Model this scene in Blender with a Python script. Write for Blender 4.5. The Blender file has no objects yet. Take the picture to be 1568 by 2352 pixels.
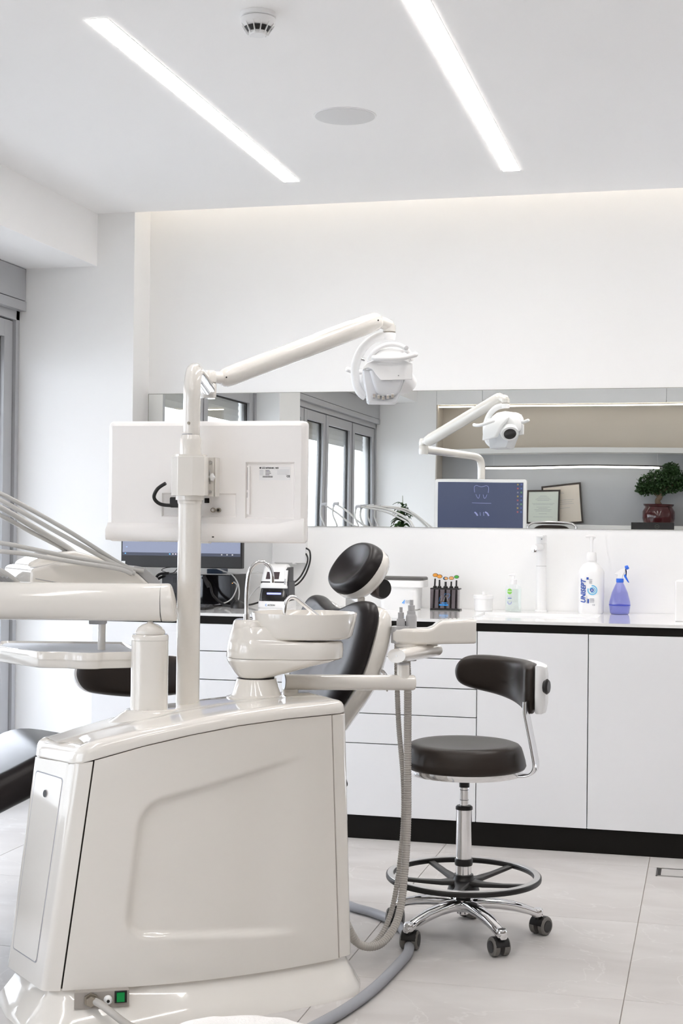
import bpy, bmesh, math, random
from mathutils import Vector, Matrix

# ------------------------------------------------------------------ scene, camera, world, exposure
scene = bpy.context.scene
C = scene.collection
random.seed(7)
R = math.radians
scene.view_settings.view_transform = 'Standard'
scene.view_settings.look = 'None'
scene.view_settings.gamma = 1.0
scene.view_settings.use_curve_mapping = False
scene.view_settings.exposure = 1.09
scene.cycles.use_denoising = True
scene.cycles.max_bounces = 16
scene.cycles.diffuse_bounces = 12
scene.cycles.glossy_bounces = 6
scene.cycles.transmission_bounces = 8
scene.cycles.transparent_max_bounces = 16
scene.cycles.sample_clamp_indirect = 6.0
scene.cycles.caustics_reflective = False
scene.cycles.caustics_refractive = False

YAW, PITCH, ROLL = R(14.133), R(0.472), R(0.590)
cam_d = bpy.data.cameras.new('camera')
cam = bpy.data.objects.new('camera', cam_d)
C.objects.link(cam)
fw = Vector((-math.sin(YAW)*math.cos(PITCH), math.cos(YAW)*math.cos(PITCH), math.sin(PITCH)))
rt0 = Vector((math.cos(YAW), math.sin(YAW), 0))
up0 = rt0.cross(fw)
rt = math.cos(ROLL)*rt0 + math.sin(ROLL)*up0
up = -math.sin(ROLL)*rt0 + math.cos(ROLL)*up0
M = Matrix((rt, up, -fw)).transposed().to_4x4()
M.translation = Vector((0, 0, 1.278))
cam.matrix_world = M
cam_d.sensor_fit = 'VERTICAL'
cam_d.sensor_height = 36.0
cam_d.lens = 3363.2/2352*36.0
cam_d.clip_start = 0.02
cam_d.clip_end = 200
scene.camera = cam

SKY_STRENGTH = 5.2
STRIP_STRENGTH = 9.2        # visible glow of the diffusers
STRIP_WATTS = 1.7           # light thrown by each strip
COVE_STRENGTH = 2.0
world = bpy.data.worlds.new('overcast_sky')
scene.world = world
world.use_nodes = True
_bg = world.node_tree.nodes['Background']
_bg.inputs['Color'].default_value = (0.82, 0.88, 1.0, 1)
_bg.inputs['Strength'].default_value = SKY_STRENGTH

def portal(name, loc, sx, sy):
    l = bpy.data.lights.new(name, 'AREA'); l.shape = 'RECTANGLE'; l.size = sx; l.size_y = sy
    l.cycles.is_portal = True
    o = bpy.data.objects.new(name, l); C.objects.link(o)
    o.location = loc; o.rotation_euler = (0, -math.pi/2, 0)
    return o
portal('window_portal', (-3.36, 4.665, 1.13), 2.26, 3.37)
portal('window_portal', (-3.36, 0.755, 1.13), 2.26, 3.39)

# ------------------------------------------------------------------ materials
MATS = {}
def mat(name, col, rough=0.5, metal=0.0, coat=0.0, spec=0.5, emit=None, es=0.0, trans=0.0, ior=1.45, var=0.0, vscale=6.0, bump=0.0, bscale=60.0, alpha=1.0):
    if name in MATS: return MATS[name]
    m = bpy.data.materials.new(name); m.use_nodes = True
    nt = m.node_tree; b = nt.nodes['Principled BSDF']
    b.inputs['Base Color'].default_value = (*col, 1)
    b.inputs['Roughness'].default_value = rough
    b.inputs['Metallic'].default_value = metal
    b.inputs['Coat Weight'].default_value = coat
    b.inputs['Coat Roughness'].default_value = 0.05
    b.inputs['Specular IOR Level'].default_value = spec
    b.inputs['IOR'].default_value = ior
    b.inputs['Transmission Weight'].default_value = trans
    b.inputs['Alpha'].default_value = alpha
    if emit:
        b.inputs['Emission Color'].default_value = (*emit, 1)
        b.inputs['Emission Strength'].default_value = es
    if var or bump:
        tc = nt.nodes.new('ShaderNodeTexCoord')
    if var:
        n = nt.nodes.new('ShaderNodeTexNoise'); n.inputs['Scale'].default_value = vscale; n.inputs['Detail'].default_value = 4
        nt.links.new(tc.outputs['Object'], n.inputs['Vector'])
        mx = nt.nodes.new('ShaderNodeMix'); mx.data_type = 'RGBA'
        mx.inputs['A'].default_value = (*[c*(1-var) for c in col], 1)
        mx.inputs['B'].default_value = (*[min(1, c*(1+var)) for c in col], 1)
        nt.links.new(n.outputs['Fac'], mx.inputs['Factor']); nt.links.new(mx.outputs['Result'], b.inputs['Base Color'])
    if bump:
        n2 = nt.nodes.new('ShaderNodeTexNoise'); n2.inputs['Scale'].default_value = bscale; n2.inputs['Detail'].default_value = 3
        nt.links.new(tc.outputs['Object'], n2.inputs['Vector'])
        bp = nt.nodes.new('ShaderNodeBump'); bp.inputs['Strength'].default_value = bump; bp.inputs['Distance'].default_value = 0.002
        nt.links.new(n2.outputs['Fac'], bp.inputs['Height']); nt.links.new(bp.outputs['Normal'], b.inputs['Normal'])
    MATS[name] = m
    return m

W_WALL = mat('wall_paint', (0.90, 0.90, 0.895), 0.85, spec=0.2, var=0.012, vscale=1.5, bump=0.03, bscale=180)
W_CEIL = mat('ceiling_paint', (0.935, 0.93, 0.925), 0.9, spec=0.2, var=0.012, vscale=1.2)
DARKT = mat('bounce_dimmer_brown', (0.26, 0.225, 0.19), 0.5, var=0.04, vscale=3)
TAUPE = mat('taupe_paint', (0.55, 0.51, 0.455), 0.7, var=0.02, vscale=2)
SHELF = mat('shelf_lacquer', (0.72, 0.72, 0.70), 0.4, var=0.01)
WHITE = mat('enamel_white', (0.765, 0.737, 0.692), 0.11, coat=0.8, spec=0.5, var=0.008, vscale=3)
WHITE2 = mat('plastic_white', (0.83, 0.82, 0.80), 0.32, var=0.008, vscale=5)
BRIGHT = mat('plastic_bright_white', (0.86, 0.86, 0.86), 0.3, var=0.006, vscale=5)
CABW = mat('cabinet_lacquer', (0.86, 0.87, 0.89), 0.28, coat=0.15, var=0.008, vscale=2)
TOPW = mat('solid_surface_white', (0.86, 0.86, 0.855), 0.10, coat=0.5, var=0.01, vscale=8)
BLACKL = mat('black_leather', (0.020, 0.0135, 0.010), 0.38, spec=0.42, var=0.2, vscale=30, bump=0.05, bscale=500)
BLACKP = mat('black_plastic', (0.012, 0.011, 0.011), 0.38, var=0.15, vscale=20)
BLACKG = mat('black_gloss', (0.010, 0.009, 0.010), 0.12, coat=0.3, var=0.1)
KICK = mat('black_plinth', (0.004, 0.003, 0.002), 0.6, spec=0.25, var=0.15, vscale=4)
DARKG = mat('dark_grey_plastic', (0.045, 0.045, 0.05), 0.5, var=0.1)
CHROME = mat('chrome', (0.82, 0.82, 0.83), 0.07, metal=1.0, var=0.01)
STEEL = mat('brushed_steel', (0.55, 0.54, 0.53), 0.28, metal=1.0, var=0.05, vscale=40)
GREYP = mat('grey_plastic', (0.42, 0.42, 0.43), 0.45, var=0.02)
GREYH = mat('hose_grey', (0.45, 0.43, 0.40), 0.42, var=0.03, vscale=12)
HOSEL = mat('hose_light_grey', (0.50, 0.495, 0.48), 0.35, var=0.02, vscale=12)
HOSEB = mat('hose_blue_grey', (0.33, 0.34, 0.37), 0.4, var=0.03, vscale=12)
ALU = mat('grey_aluminium_frame', (0.42, 0.425, 0.44), 0.42, metal=0.0, var=0.02, vscale=8)
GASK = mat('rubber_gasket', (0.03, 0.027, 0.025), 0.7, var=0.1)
WHEELG = mat('caster_grey_tyre', (0.16, 0.15, 0.14), 0.5, var=0.04)
CABLE = mat('black_cable', (0.015, 0.014, 0.014), 0.45, var=0.1)
CABLEW = mat('white_cable', (0.62, 0.62, 0.62), 0.45, var=0.02)
BRASS = mat('nickel_brass', (0.42, 0.38, 0.32), 0.3, metal=1.0, var=0.03)
INKB = mat('blue_print', (0.03, 0.09, 0.42), 0.5, var=0.02)
INKG = mat('grey_print', (0.35, 0.36, 0.40), 0.5, var=0.02)
INKK = mat('black_print', (0.03, 0.03, 0.035), 0.5, var=0.02)

def glass_mat(name, tint, refl=1.0, rough=0.0):
    m = bpy.data.materials.new(name); m.use_nodes = True
    nt = m.node_tree; nt.nodes.clear()
    out = nt.nodes.new('ShaderNodeOutputMaterial')
    mix = nt.nodes.new('ShaderNodeMixShader'); tr = nt.nodes.new('ShaderNodeBsdfTransparent'); gl = nt.nodes.new('ShaderNodeBsdfGlossy')
    fr = nt.nodes.new('ShaderNodeFresnel'); ge = nt.nodes.new('ShaderNodeNewGeometry'); ir = nt.nodes.new('ShaderNodeMapRange')
    ir.inputs['To Min'].default_value = 1.5; ir.inputs['To Max'].default_value = 1/1.5      # same thin-film reflectance from both sides
    nt.links.new(ge.outputs['Backfacing'], ir.inputs['Value']); nt.links.new(ir.outputs['Result'], fr.inputs['IOR'])
    tr.inputs['Color'].default_value = (*tint, 1); gl.inputs['Roughness'].default_value = rough
    gl.inputs['Color'].default_value = (refl, refl, refl, 1)
    nt.links.new(fr.outputs['Fac'], mix.inputs['Fac']); nt.links.new(tr.outputs['BSDF'], mix.inputs[1]); nt.links.new(gl.outputs['BSDF'], mix.inputs[2])
    nt.links.new(mix.outputs['Shader'], out.inputs['Surface'])
    return m
PANE = glass_mat('window_glass', (0.965, 0.97, 0.965))
SMOKE = glass_mat('smoked_acrylic', (0.50, 0.47, 0.50))
CLEAR = glass_mat('clear_plastic', (0.97, 0.985, 0.985))
BLUEP = glass_mat('blue_clear_plastic', (0.62, 0.64, 0.93))
COVERG = glass_mat('clear_cover', (0.86, 0.88, 0.92))

def emit_mat(name, col, s):
    return mat(name, (0.9, 0.9, 0.9), 0.5, emit=col, es=s)
LED = emit_mat('light_diffuser', (1.0, 0.955, 0.915), STRIP_STRENGTH)
LEDC = emit_mat('cove_led', (1.0, 0.90, 0.76), COVE_STRENGTH)
LEDN = emit_mat('niche_led', (1.0, 0.93, 0.82), 3.2)

def mirror_mat():
    m = bpy.data.materials.new('silvered_mirror'); m.use_nodes = True
    nt = m.node_tree; b = nt.nodes['Principled BSDF']
    b.inputs['Base Color'].default_value = (0.945, 0.96, 0.95, 1); b.inputs['Metallic'].default_value = 1; b.inputs['Roughness'].default_value = 0.0
    tc = nt.nodes.new('ShaderNodeTexCoord'); n = nt.nodes.new('ShaderNodeTexNoise'); n.inputs['Scale'].default_value = 2.2; n.inputs['Detail'].default_value = 0
    bp = nt.nodes.new('ShaderNodeBump'); bp.inputs['Strength'].default_value = 0.25; bp.inputs['Distance'].default_value = 0.002
    nt.links.new(tc.outputs['Object'], n.inputs['Vector']); nt.links.new(n.outputs['Fac'], bp.inputs['Height']); nt.links.new(bp.outputs['Normal'], b.inputs['Normal'])
    return m
MIRROR = mirror_mat()

def tile_mat():
    m = bpy.data.materials.new('porcelain_tile'); m.use_nodes = True
    nt = m.node_tree; b = nt.nodes['Principled BSDF']; L = nt.links.new
    g = nt.nodes.new('ShaderNodeNewGeometry'); oi = nt.nodes.new('ShaderNodeObjectInfo')
    add = nt.nodes.new('ShaderNodeVectorMath'); add.operation = 'MULTIPLY_ADD'
    cx = nt.nodes.new('ShaderNodeCombineXYZ'); L(oi.outputs['Random'], cx.inputs['Z'])
    add.inputs[1].default_value = (1, 1, 1)
    mul = nt.nodes.new('ShaderNodeVectorMath'); mul.operation = 'SCALE'; mul.inputs['Scale'].default_value = 37.0
    L(cx.outputs['Vector'], mul.inputs[0]); L(g.outputs['Position'], add.inputs[0]); L(mul.outputs['Vector'], add.inputs[2])
    mp = nt.nodes.new('ShaderNodeMapping'); mp.inputs['Scale'].default_value = (0.9, 2.0, 1); L(add.outputs['Vector'], mp.inputs['Vector'])
    n1 = nt.nodes.new('ShaderNodeTexNoise'); n1.inputs['Scale'].default_value = 2.2; n1.inputs['Detail'].default_value = 8; n1.inputs['Distortion'].default_value = 0.8
    L(mp.outputs['Vector'], n1.inputs['Vector'])
    cr = nt.nodes.new('ShaderNodeValToRGB'); e = cr.color_ramp.elements
    e[0].position = 0.32; e[0].color = (0.49, 0.467, 0.453, 1); e[1].position = 0.72; e[1].color = (0.59, 0.572, 0.558, 1)
    L(n1.outputs['Fac'], cr.inputs['Fac'])
    # pale crack-like veins
    n2 = nt.nodes.new('ShaderNodeTexNoise'); n2.inputs['Scale'].default_value = 1.6; n2.inputs['Detail'].default_value = 6; n2.inputs['Distortion'].default_value = 1.6
    L(add.outputs['Vector'], n2.inputs['Vector'])
    s = nt.nodes.new('ShaderNodeMath'); s.operation = 'SUBTRACT'; s.inputs[1].default_value = 0.5; L(n2.outputs['Fac'], s.inputs[0])
    ab = nt.nodes.new('ShaderNodeMath'); ab.operation = 'ABSOLUTE'; L(s.outputs[0], ab.inputs[0])
    mr = nt.nodes.new('ShaderNodeMapRange'); mr.inputs['From Min'].default_value = 0; mr.inputs['From Max'].default_value = 0.006; mr.inputs['To Min'].default_value = 0.35; mr.inputs['To Max'].default_value = 0
    L(ab.outputs[0], mr.inputs['Value'])
    mx = nt.nodes.new('ShaderNodeMix'); mx.data_type = 'RGBA'; mx.inputs['B'].default_value = (0.70, 0.69, 0.67, 1)
    L(mr.outputs['Result'], mx.inputs['Factor']); L(cr.outputs['Color'], mx.inputs['A']); L(mx.outputs['Result'], b.inputs['Base Color'])
    b.inputs['Roughness'].default_value = 0.5; b.inputs['Specular IOR Level'].default_value = 0.3
    return m
TILE = tile_mat()
GROUT = mat('tile_grout', (0.40, 0.36, 0.33), 0.9, var=0.05, vscale=30)

# ------------------------------------------------------------------ mesh helpers
class MB:
    def __init__(s): s.v = []; s.f = []
    def add(s, v, f, m=None):
        o = len(s.v)
        s.v += [tuple(m @ Vector(p)) if m else tuple(p) for p in v]
        s.f += [tuple(i+o for i in q) for q in f]
        return s
    def box(s, x0, x1, y0, y1, z0, z1, m=None):
        v = [(x0,y0,z0),(x1,y0,z0),(x1,y1,z0),(x0,y1,z0),(x0,y0,z1),(x1,y0,z1),(x1,y1,z1),(x0,y1,z1)]
        return s.add(v, [(0,3,2,1),(4,5,6,7),(0,1,5,4),(1,2,6,5),(2,3,7,6),(3,0,4,7)], m)
    def loft(s, rings, closed=True, caps=True, m=None):
        n = len(rings[0]); v = [p for r in rings for p in r]; f = []
        k = n if closed else n-1
        for i in range(len(rings)-1):
            for j in range(k):
                a = i*n+j; b = i*n+(j+1) % n
                f.append((a, b, b+n, a+n))
        if caps and closed:
            f.append(tuple(range(n-1, -1, -1))); f.append(tuple((len(rings)-1)*n+j for j in range(n)))
        return s.add(v, f, m)
    def lathe(s, prof, seg=32, c=(0,0,0), sx=1, sy=1, m=None):
        """prof: (r,z) bottom to top, ends closed"""
        rings = []
        for r, z in prof:
            r = max(r, 1e-4)
            rings.append([(c[0]+sx*r*math.cos(2*math.pi*j/seg), c[1]+sy*r*math.sin(2*math.pi*j/seg), c[2]+z) for j in range(seg)])
        return s.loft(rings, m=m)
    def tube(s, path, r, seg=10, m=None, caps=True, flat=1.0):
        pts = [Vector(p) for p in path]; n = len(pts)
        rr = r if isinstance(r, (list, tuple)) else [r]*n
        rings = []; T = []
        for i in range(n):
            a = pts[max(i-1, 0)]; b = pts[min(i+1, n-1)]
            T.append((b-a).normalized())
        up_ = Vector((0, 0, 1)) if abs(T[0].z) < 0.9 else Vector((0, 1, 0))
        N = (up_ - T[0]*up_.dot(T[0])).normalized()
        for i in range(n):
            N = (N - T[i]*N.dot(T[i])).normalized(); B = T[i].cross(N)
            rings.append([pts[i] + rr[i]*(math.cos(2*math.pi*j/seg)*N + flat*math.sin(2*math.pi*j/seg)*B) for j in range(seg)])
        return s.loft(rings, m=m, caps=caps)
    def prism(s, poly, z0, z1, m=None):
        """poly: (x,y) counter-clockwise"""
        return s.loft([[(x, y, z0) for x, y in poly], [(x, y, z1) for x, y in poly]], m=m)
    def prismy(s, poly, y0, y1, m=None):
        """poly: (x,z)"""
        return s.loft([[(x, y1, z) for x, z in poly], [(x, y0, z) for x, z in poly]], m=m)

def spline(pts, n=8):
    """Catmull-Rom through pts"""
    P = [Vector(p) for p in pts]; out = []
    for i in range(len(P)-1):
        p0 = P[max(i-1, 0)]; p1 = P[i]; p2 = P[i+1]; p3 = P[min(i+2, len(P)-1)]
        for k in range(n):
            t = k/n
            out.append(0.5*((2*p1)+(p2-p0)*t+(2*p0-5*p1+4*p2-p3)*t*t+(-p0+3*p1-3*p2+p3)*t**3))
    out.append(P[-1]); return out

def rrect(x0, x1, y0, y1, r, n=5):
    out = []
    for cx, cy, a0 in ((x1-r, y1-r, 0), (x0+r, y1-r, 90), (x0+r, y0+r, 180), (x1-r, y0+r, 270)):
        for k in range(n+1):
            a = R(a0+90*k/n); out.append((cx+r*math.cos(a), cy+r*math.sin(a)))
    return out

def mesh_of(mb, name, material, sharp=40):
    me = bpy.data.meshes.new(name)
    me.from_pydata([tuple(p) for p in mb.v], [], mb.f)
    bm = bmesh.new(); bm.from_mesh(me); bmesh.ops.recalc_face_normals(bm, faces=bm.faces); bm.to_mesh(me); bm.free()
    if material: me.materials.append(material)
    if sharp:
        me.shade_smooth(); me.set_sharp_from_angle(angle=R(sharp))
    return me

def obj(name, mb, material, parent=None, bevel=0.0, sub=0, sharp=40, seg=2, loc=None, label=None):
    me = mb if isinstance(mb, bpy.types.Mesh) else mesh_of(mb, name, material, sharp)
    o = bpy.data.objects.new(name, me); C.objects.link(o)
    if parent is not None: o.parent = parent
    if loc is not None: o.location = loc
    if bevel:
        b = o.modifiers.new('bevel', 'BEVEL'); b.width = bevel; b.segments = seg; b.limit_method = 'ANGLE'; b.angle_limit = R(35)
        b.harden_normals = True
    if sub:
        b = o.modifiers.new('sub', 'SUBSURF'); b.levels = sub; b.render_levels = sub
    if label: o['label'] = label
    return o

def thing(name, label, cat, loc=(0, 0, 0), rz=0.0, group=None):
    o = bpy.data.objects.new(name, None); C.objects.link(o)
    o.empty_display_size = 0.05
    o.location = loc; o.rotation_euler = (0, 0, rz); o['label'] = label; o['category'] = cat
    if group: o['group'] = group
    return o
def tag(o, label, cat, group=None):
    o['label'] = label; o['category'] = cat
    if group: o['group'] = group
    return o
def struct(o):
    o['kind'] = 'structure'; return o

def text(s, size, material, parent, m, name='lettering', bold=0.0, ext=0.0004, align='LEFT', shear=0.0, sx=1.0):
    """flat lettering: m maps text plane (x right, y up, z out) to parent space"""
    cu = bpy.data.curves.new('txt', 'FONT'); cu.body = s; cu.size = size; cu.extrude = ext; cu.offset = bold; cu.align_x = align; cu.shear = shear
    cu.resolution_u = 3
    t = bpy.data.objects.new('txt', cu); C.objects.link(t)
    dg = bpy.context.evaluated_depsgraph_get()
    me = bpy.data.meshes.new_from_object(t.evaluated_get(dg))
    bpy.data.objects.remove(t); bpy.data.curves.remove(cu)
    me.materials.clear(); me.materials.append(material)
    me.transform(m @ Matrix.Diagonal((sx, 1, 1, 1)))
    o = bpy.data.objects.new(name, me); C.objects.link(o); o.parent = parent
    return o
def plane_m(o, x, y):
    """matrix with origin o, x axis, y axis"""
    x = Vector(x).normalized(); y = Vector(y).normalized(); z = x.cross(y)
    m = Matrix((x, y, z)).transposed().to_4x4(); m.translation = Vector(o); return m

def pad(outline, T, conc=0.0, rings=10, back=0.3, pw=2.6, fn=None):
    """cushion: outline (a,b) points; T thickness in front, conc hollow, back bulge fraction; fn maps (a,b,h)"""
    mb = MB(); n = len(outline); fn = fn or (lambda a, b, h: (a, b, h))
    ca = sum(p[0] for p in outline)/n; cb = sum(p[1] for p in outline)/n
    allr = []
    rs = [math.sin(math.pi/2*(i+1)/rings) for i in range(rings)]
    for r in rs:
        h = T*max(0.0, 1-r**(pw*1.6))**(1/pw) - conc*max(0, 1-(r/0.86)**2)
        allr.append([fn(ca+(a-ca)*r, cb+(b-cb)*r, h) for a, b in outline])
    for r in rs[-2::-1]:
        h = -T*back*max(0.0, 1-r**pw)**(1/pw)
        allr.append([fn(ca+(a-ca)*r, cb+(b-cb)*r, h) for a, b in outline])
    mb.loft(allr, caps=True)
    return mb

def ellipse(ra, rb, n=40, pw=2.0):
    out = []
    for k in range(n):
        t = 2*math.pi*k/n; c, s_ = math.cos(t), math.sin(t)
        out.append((ra*math.copysign(abs(c)**(2/pw), c), rb*math.copysign(abs(s_)**(2/pw), s_)))
    return out

def ribbed(path, r, pitch=0.006, amp=0.0008, seg=12):
    """corrugated hose: path resampled by arc length, radius alternating"""
    P = [Vector(p) for p in path]; L = [0]
    for a, b in zip(P, P[1:]): L.append(L[-1]+(b-a).length)
    n = max(8, int(L[-1]/(pitch/2))); out = []; rr = []; j = 0
    for i in range(n+1):
        d = L[-1]*i/n
        while j < len(L)-2 and L[j+1] < d: j += 1
        t = (d-L[j])/max(1e-9, L[j+1]-L[j]); out.append(P[j].lerp(P[j+1], min(1, t))); rr.append(r+(amp if i % 2 else -amp))
    return MB().tube(out, rr, seg)

def bolt(parent, pos, axis, r=0.004, h=0.003, material=None, name='screw', hexn=8):
    a = Vector(axis).normalized(); p = Vector(pos)
    return obj(name, MB().tube([p-a*h*0.3, p+a*h], r, hexn), material or CHROME, parent, sharp=30)

# ------------------------------------------------------------------ room shell
XL, XR, YP, YW, YR, ZC = -3.15, 2.6, 6.352, 6.548, -0.94, 2.718   # window face, right wall, pillar face, recessed back wall, rear wall, ceiling
XN = -2.604                                                       # left return of the back recess / rear niche

floor = struct(obj('floor', MB().box(-3.34, XR, YR, YP, -0.08, -0.004), GROUT, sharp=0))
tile_cache = {}
def tile_mesh(w, d):
    k = (round(w, 3), round(d, 3))
    if k not in tile_cache:
        mb = MB(); g = 0.0011; c = 0.0009
        x0, x1, y0, y1 = g, w-g, g, d-g
        mb.loft([[(x0, y0, -0.006), (x1, y0, -0.006), (x1, y1, -0.006), (x0, y1, -0.006)],
                 [(x0, y0, -c), (x1, y0, -c), (x1, y1, -c), (x0, y1, -c)],
                 [(x0+c, y0+c, 0), (x1-c, y0+c, 0), (x1-c, y1-c, 0), (x0+c, y1-c, 0)]])
        tile_cache[k] = mesh_of(mb, 'tile', TILE, 0)
    return tile_cache[k]
xs = [-3.34] + [-0.216+0.8*k for k in range(-3, 4) if -3.34 < -0.216+0.8*k < XR] + [XR]
ys = [YR] + [4.037+0.8*k for k in range(-6, 4) if YR < 4.037+0.8*k < YP] + [YP]
for i in range(len(xs)-1):
    for j in range(len(ys)-1):
        obj('tile', tile_mesh(xs[i+1]-xs[i], ys[j+1]-ys[j]), None, floor, loc=(xs[i], ys[j], 0))

ceiling = struct(obj('ceiling', MB().box(-3.34, XR, YR-0.5, YP+0.003, ZC, ZC+0.06), W_CEIL, sharp=0))
# cove above the recessed wall: a pocket behind the ceiling edge
cv = MB().box(XN-0.02, XR, YP-0.05, YP+0.003, ZC+0.06, 2.93).box(XN-0.02, XR, YP-0.05, YW+0.05, 2.93, 2.98)
struct(obj('trim_2', cv, W_CEIL, sharp=0))
# soffit box over the windows
struct(obj('trim_1', MB().box(-3.34, -2.79, YR, YP, 2.472, ZC), W_CEIL, sharp=0))

wb = MB().box(XN, XR, YW, YW+0.1, 0, 2.95).box(-3.34, XN, YP, YW+0.1, 0, 2.95)
struct(obj('wall_back', wb, W_WALL, sharp=0))
wl = MB().box(-3.34, XL-0.02, 2.45, 2.98, 0, 2.472).box(XL-0.02, -3.012, 2.45, 2.98, 0, 2.472).box(-3.34, -3.30, YR, YP, 2.30, 2.472)
struct(obj('wall_left', wl, W_WALL, sharp=0))
struct(obj('wall_right', MB().box(XR, XR+0.1, YR-0.5, YW+0.1, 0, 2.95), W_WALL, sharp=0))

obj('added_dark_panel', MB().box(XR-0.02, XR, YR, 5.6, 0.0, 1.25), DARKT, bpy.data.objects['wall_right'], sharp=0)  # unseen dark panel added to cut bounce light on the dental unit
# rear wall with the long lit niche
NX0, NX1, NZ0, NZ1, NY = -2.60, 2.2, 1.30, 2.447, -1.25
wr = MB()
wr.box(-3.34, NX0, YR-0.5, YR, 0, ZC)             # white pier beside the windows
wr.box(NX1, XR, YR-0.5, YR, 0, ZC)
struct_wr = struct(obj('wall_rear', wr, W_WALL, sharp=0))
obj('niche_back', MB().box(NX0, NX1, NY-0.02, NY, 2.0, NZ1+0.02), TAUPE, struct_wr, sharp=0)
obj('niche_back', MB().box(NX0, NX1, NY-0.02, NY, NZ0-0.02, 2.0), mat('niche_daylight_grey', (0.40, 0.41, 0.425), 0.7, var=0.02, vscale=2), struct_wr, sharp=0)  # lower bay tinted grey to stand for its cooler daylight
obj('panel_backing', MB().box(NX0, NX1, YR-0.05, YR-0.022, NZ1+0.022, ZC), W_WALL, struct_wr, sharp=0)
obj('niche_lining', MB().box(NX0, NX0+0.012, NY, YR-0.004, NZ0, NZ1).box(NX1-0.012, NX1, NY, YR-0.004, NZ0, NZ1).box(NX0, NX1, NY, YR-0.02, NZ1, NZ1+0.02), TAUPE, struct_wr, sharp=0)
obj('niche_sill', MB().box(NX0, NX1, NY, YR+0.02, NZ0-0.045, NZ0), SHELF, struct_wr, bevel=0.002)
obj('niche_shelf', MB().box(NX0+0.012, NX1-0.012, NY, YR-0.03, 1.975, 2.025), SHELF, struct_wr, bevel=0.002)
px_ = [NX0, -2.141, -0.40, 1.0, NX1]
for a, b in zip(px_, px_[1:]):
    obj('wall_panel', MB().box(a+0.002, b-0.002, YR-0.02, YR, NZ1+0.002, ZC), W_WALL, struct_wr, bevel=0.001)
obj('lower_panel', MB().box(NX0, NX1, YR-0.02, YR, 0.0, NZ0-0.047), DARKT, struct_wr, sharp=0)  # unseen, made dark brown to weaken light bounced towards the unit

# windows: grey aluminium doors along the left side
def window(name, y0, y1, leaves):
    w = struct(obj(name, MB().box(-3.28, -3.18, y0, y0+0.035, 0, 2.27).box(-3.28, -3.18, y1-0.035, y1, 0, 2.27).box(-3.28, -3.18, y0, y1, 2.225, 2.27).box(-3.28, -3.18, y0, y1, 0.0, 0.03), ALU, bevel=0.002))
    obj('shutter_box', MB().box(-3.30, XL, y0, y1, 2.318, 2.468), ALU, w, bevel=0.002)
    obj('shutter_box', MB().box(-3.30, XL+0.004, y0, y1, 2.268, 2.314), ALU, w, bevel=0.002)
    for a, b in leaves:
        fw_ = 0.082
        lf = obj('sash', MB().box(-3.255, -3.195, a, a+fw_, 0.035, 2.22).box(-3.255, -3.195, b-fw_, b, 0.035, 2.22).box(-3.255, -3.195, a+fw_, b-fw_, 2.138, 2.22).box(-3.255, -3.195, a+fw_, b-fw_, 0.035, 0.13), ALU, w, bevel=0.002)
        g = 0.008
        gk = MB()
        for xa, xb in ((-3.2345, -3.2285), (-3.2215, -3.2155)):
            gk.box(xa, xb, a+fw_, a+fw_+g, 0.13, 2.138).box(xa, xb, b-fw_-g, b-fw_, 0.13, 2.138).box(xa, xb, a+fw_, b-fw_, 2.130, 2.138).box(xa, xb, a+fw_, b-fw_, 0.13, 0.138)
        obj('gasket', gk, GASK, lf, sharp=0)
        obj('gasket', MB().box(-3.24, -3.205, a-0.006, a, 0.03, 2.225).box(-3.24, -3.205, b, b+0.006, 0.03, 2.225), GASK, lf, sharp=0)
        obj('pane', MB().box(-3.228, -3.222, a+fw_, b-fw_, 0.13, 2.138), PANE, lf, sharp=0)
    sl = None
    z = 2.262; k = 0
    while z > 2.03:                                 # lowered slats of the roller shutter outside
        s_ = obj('slat', MB().loft([[(-3.306, y, z+0.002), (-3.314, y, z-0.006), (-3.318, y, z-0.022), (-3.314, y, z-0.038), (-3.308, y, z-0.046), (-3.310, y, z-0.036), (-3.313, y, z-0.022), (-3.310, y, z-0.008)] for y in (y0+0.02, y1-0.02)]), SLAT, w)
        z -= 0.043
    return w
SLAT = mat('shutter_slat', (0.62, 0.62, 0.59), 0.5, var=0.02)
window('window_1', 2.985, 6.348, [(3.02, 4.085), (4.105, 4.87), (4.885, 6.308)])
window('window_2', -0.935, 2.445, [(-0.895, -0.02), (0.02, 0.96), (0.98, 1.67), (1.69, 2.405)])

# outside: deep balcony added to temper daylight, parapet and pale house across the way
struct(obj('balcony_floor', MB().box(-7.3, -3.34, -3, 9, -0.12, -0.02), mat('balcony_tile', (0.62, 0.61, 0.59), 0.7, var=0.05), sharp=0))
struct(obj('balcony_parapet', MB().box(-7.4, -7.3, -3, 9, -0.12, 0.95), mat('parapet_render', (0.74, 0.74, 0.73), 0.9, var=0.03), sharp=0))
struct(obj('added_sky_shade', MB().box(-7.2, -3.34, -3, 9, 2.62, 2.80), mat('sky_shade_render', (0.82, 0.82, 0.81), 0.9, var=0.03), sharp=0))  # unseen slab added to block the high sky
nb = thing('house', 'pale rendered house across the street seen through the windows', 'building', (-13.5, 0, -4))
obj('wall', MB().box(-3, 0, -22, 26, 0, 7.4), mat('house_render', (0.80, 0.80, 0.79), 0.9, var=0.04), nb, sharp=0)
obj('roof', MB().loft([[(-3.2, y, 7.4), (0.3, y, 7.4), (-1.5, y, 8.3)] for y in (-22.3, 26.3)]), mat('roof_tile', (0.42, 0.27, 0.2), 0.8, var=0.1), nb, sharp=0)
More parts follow.
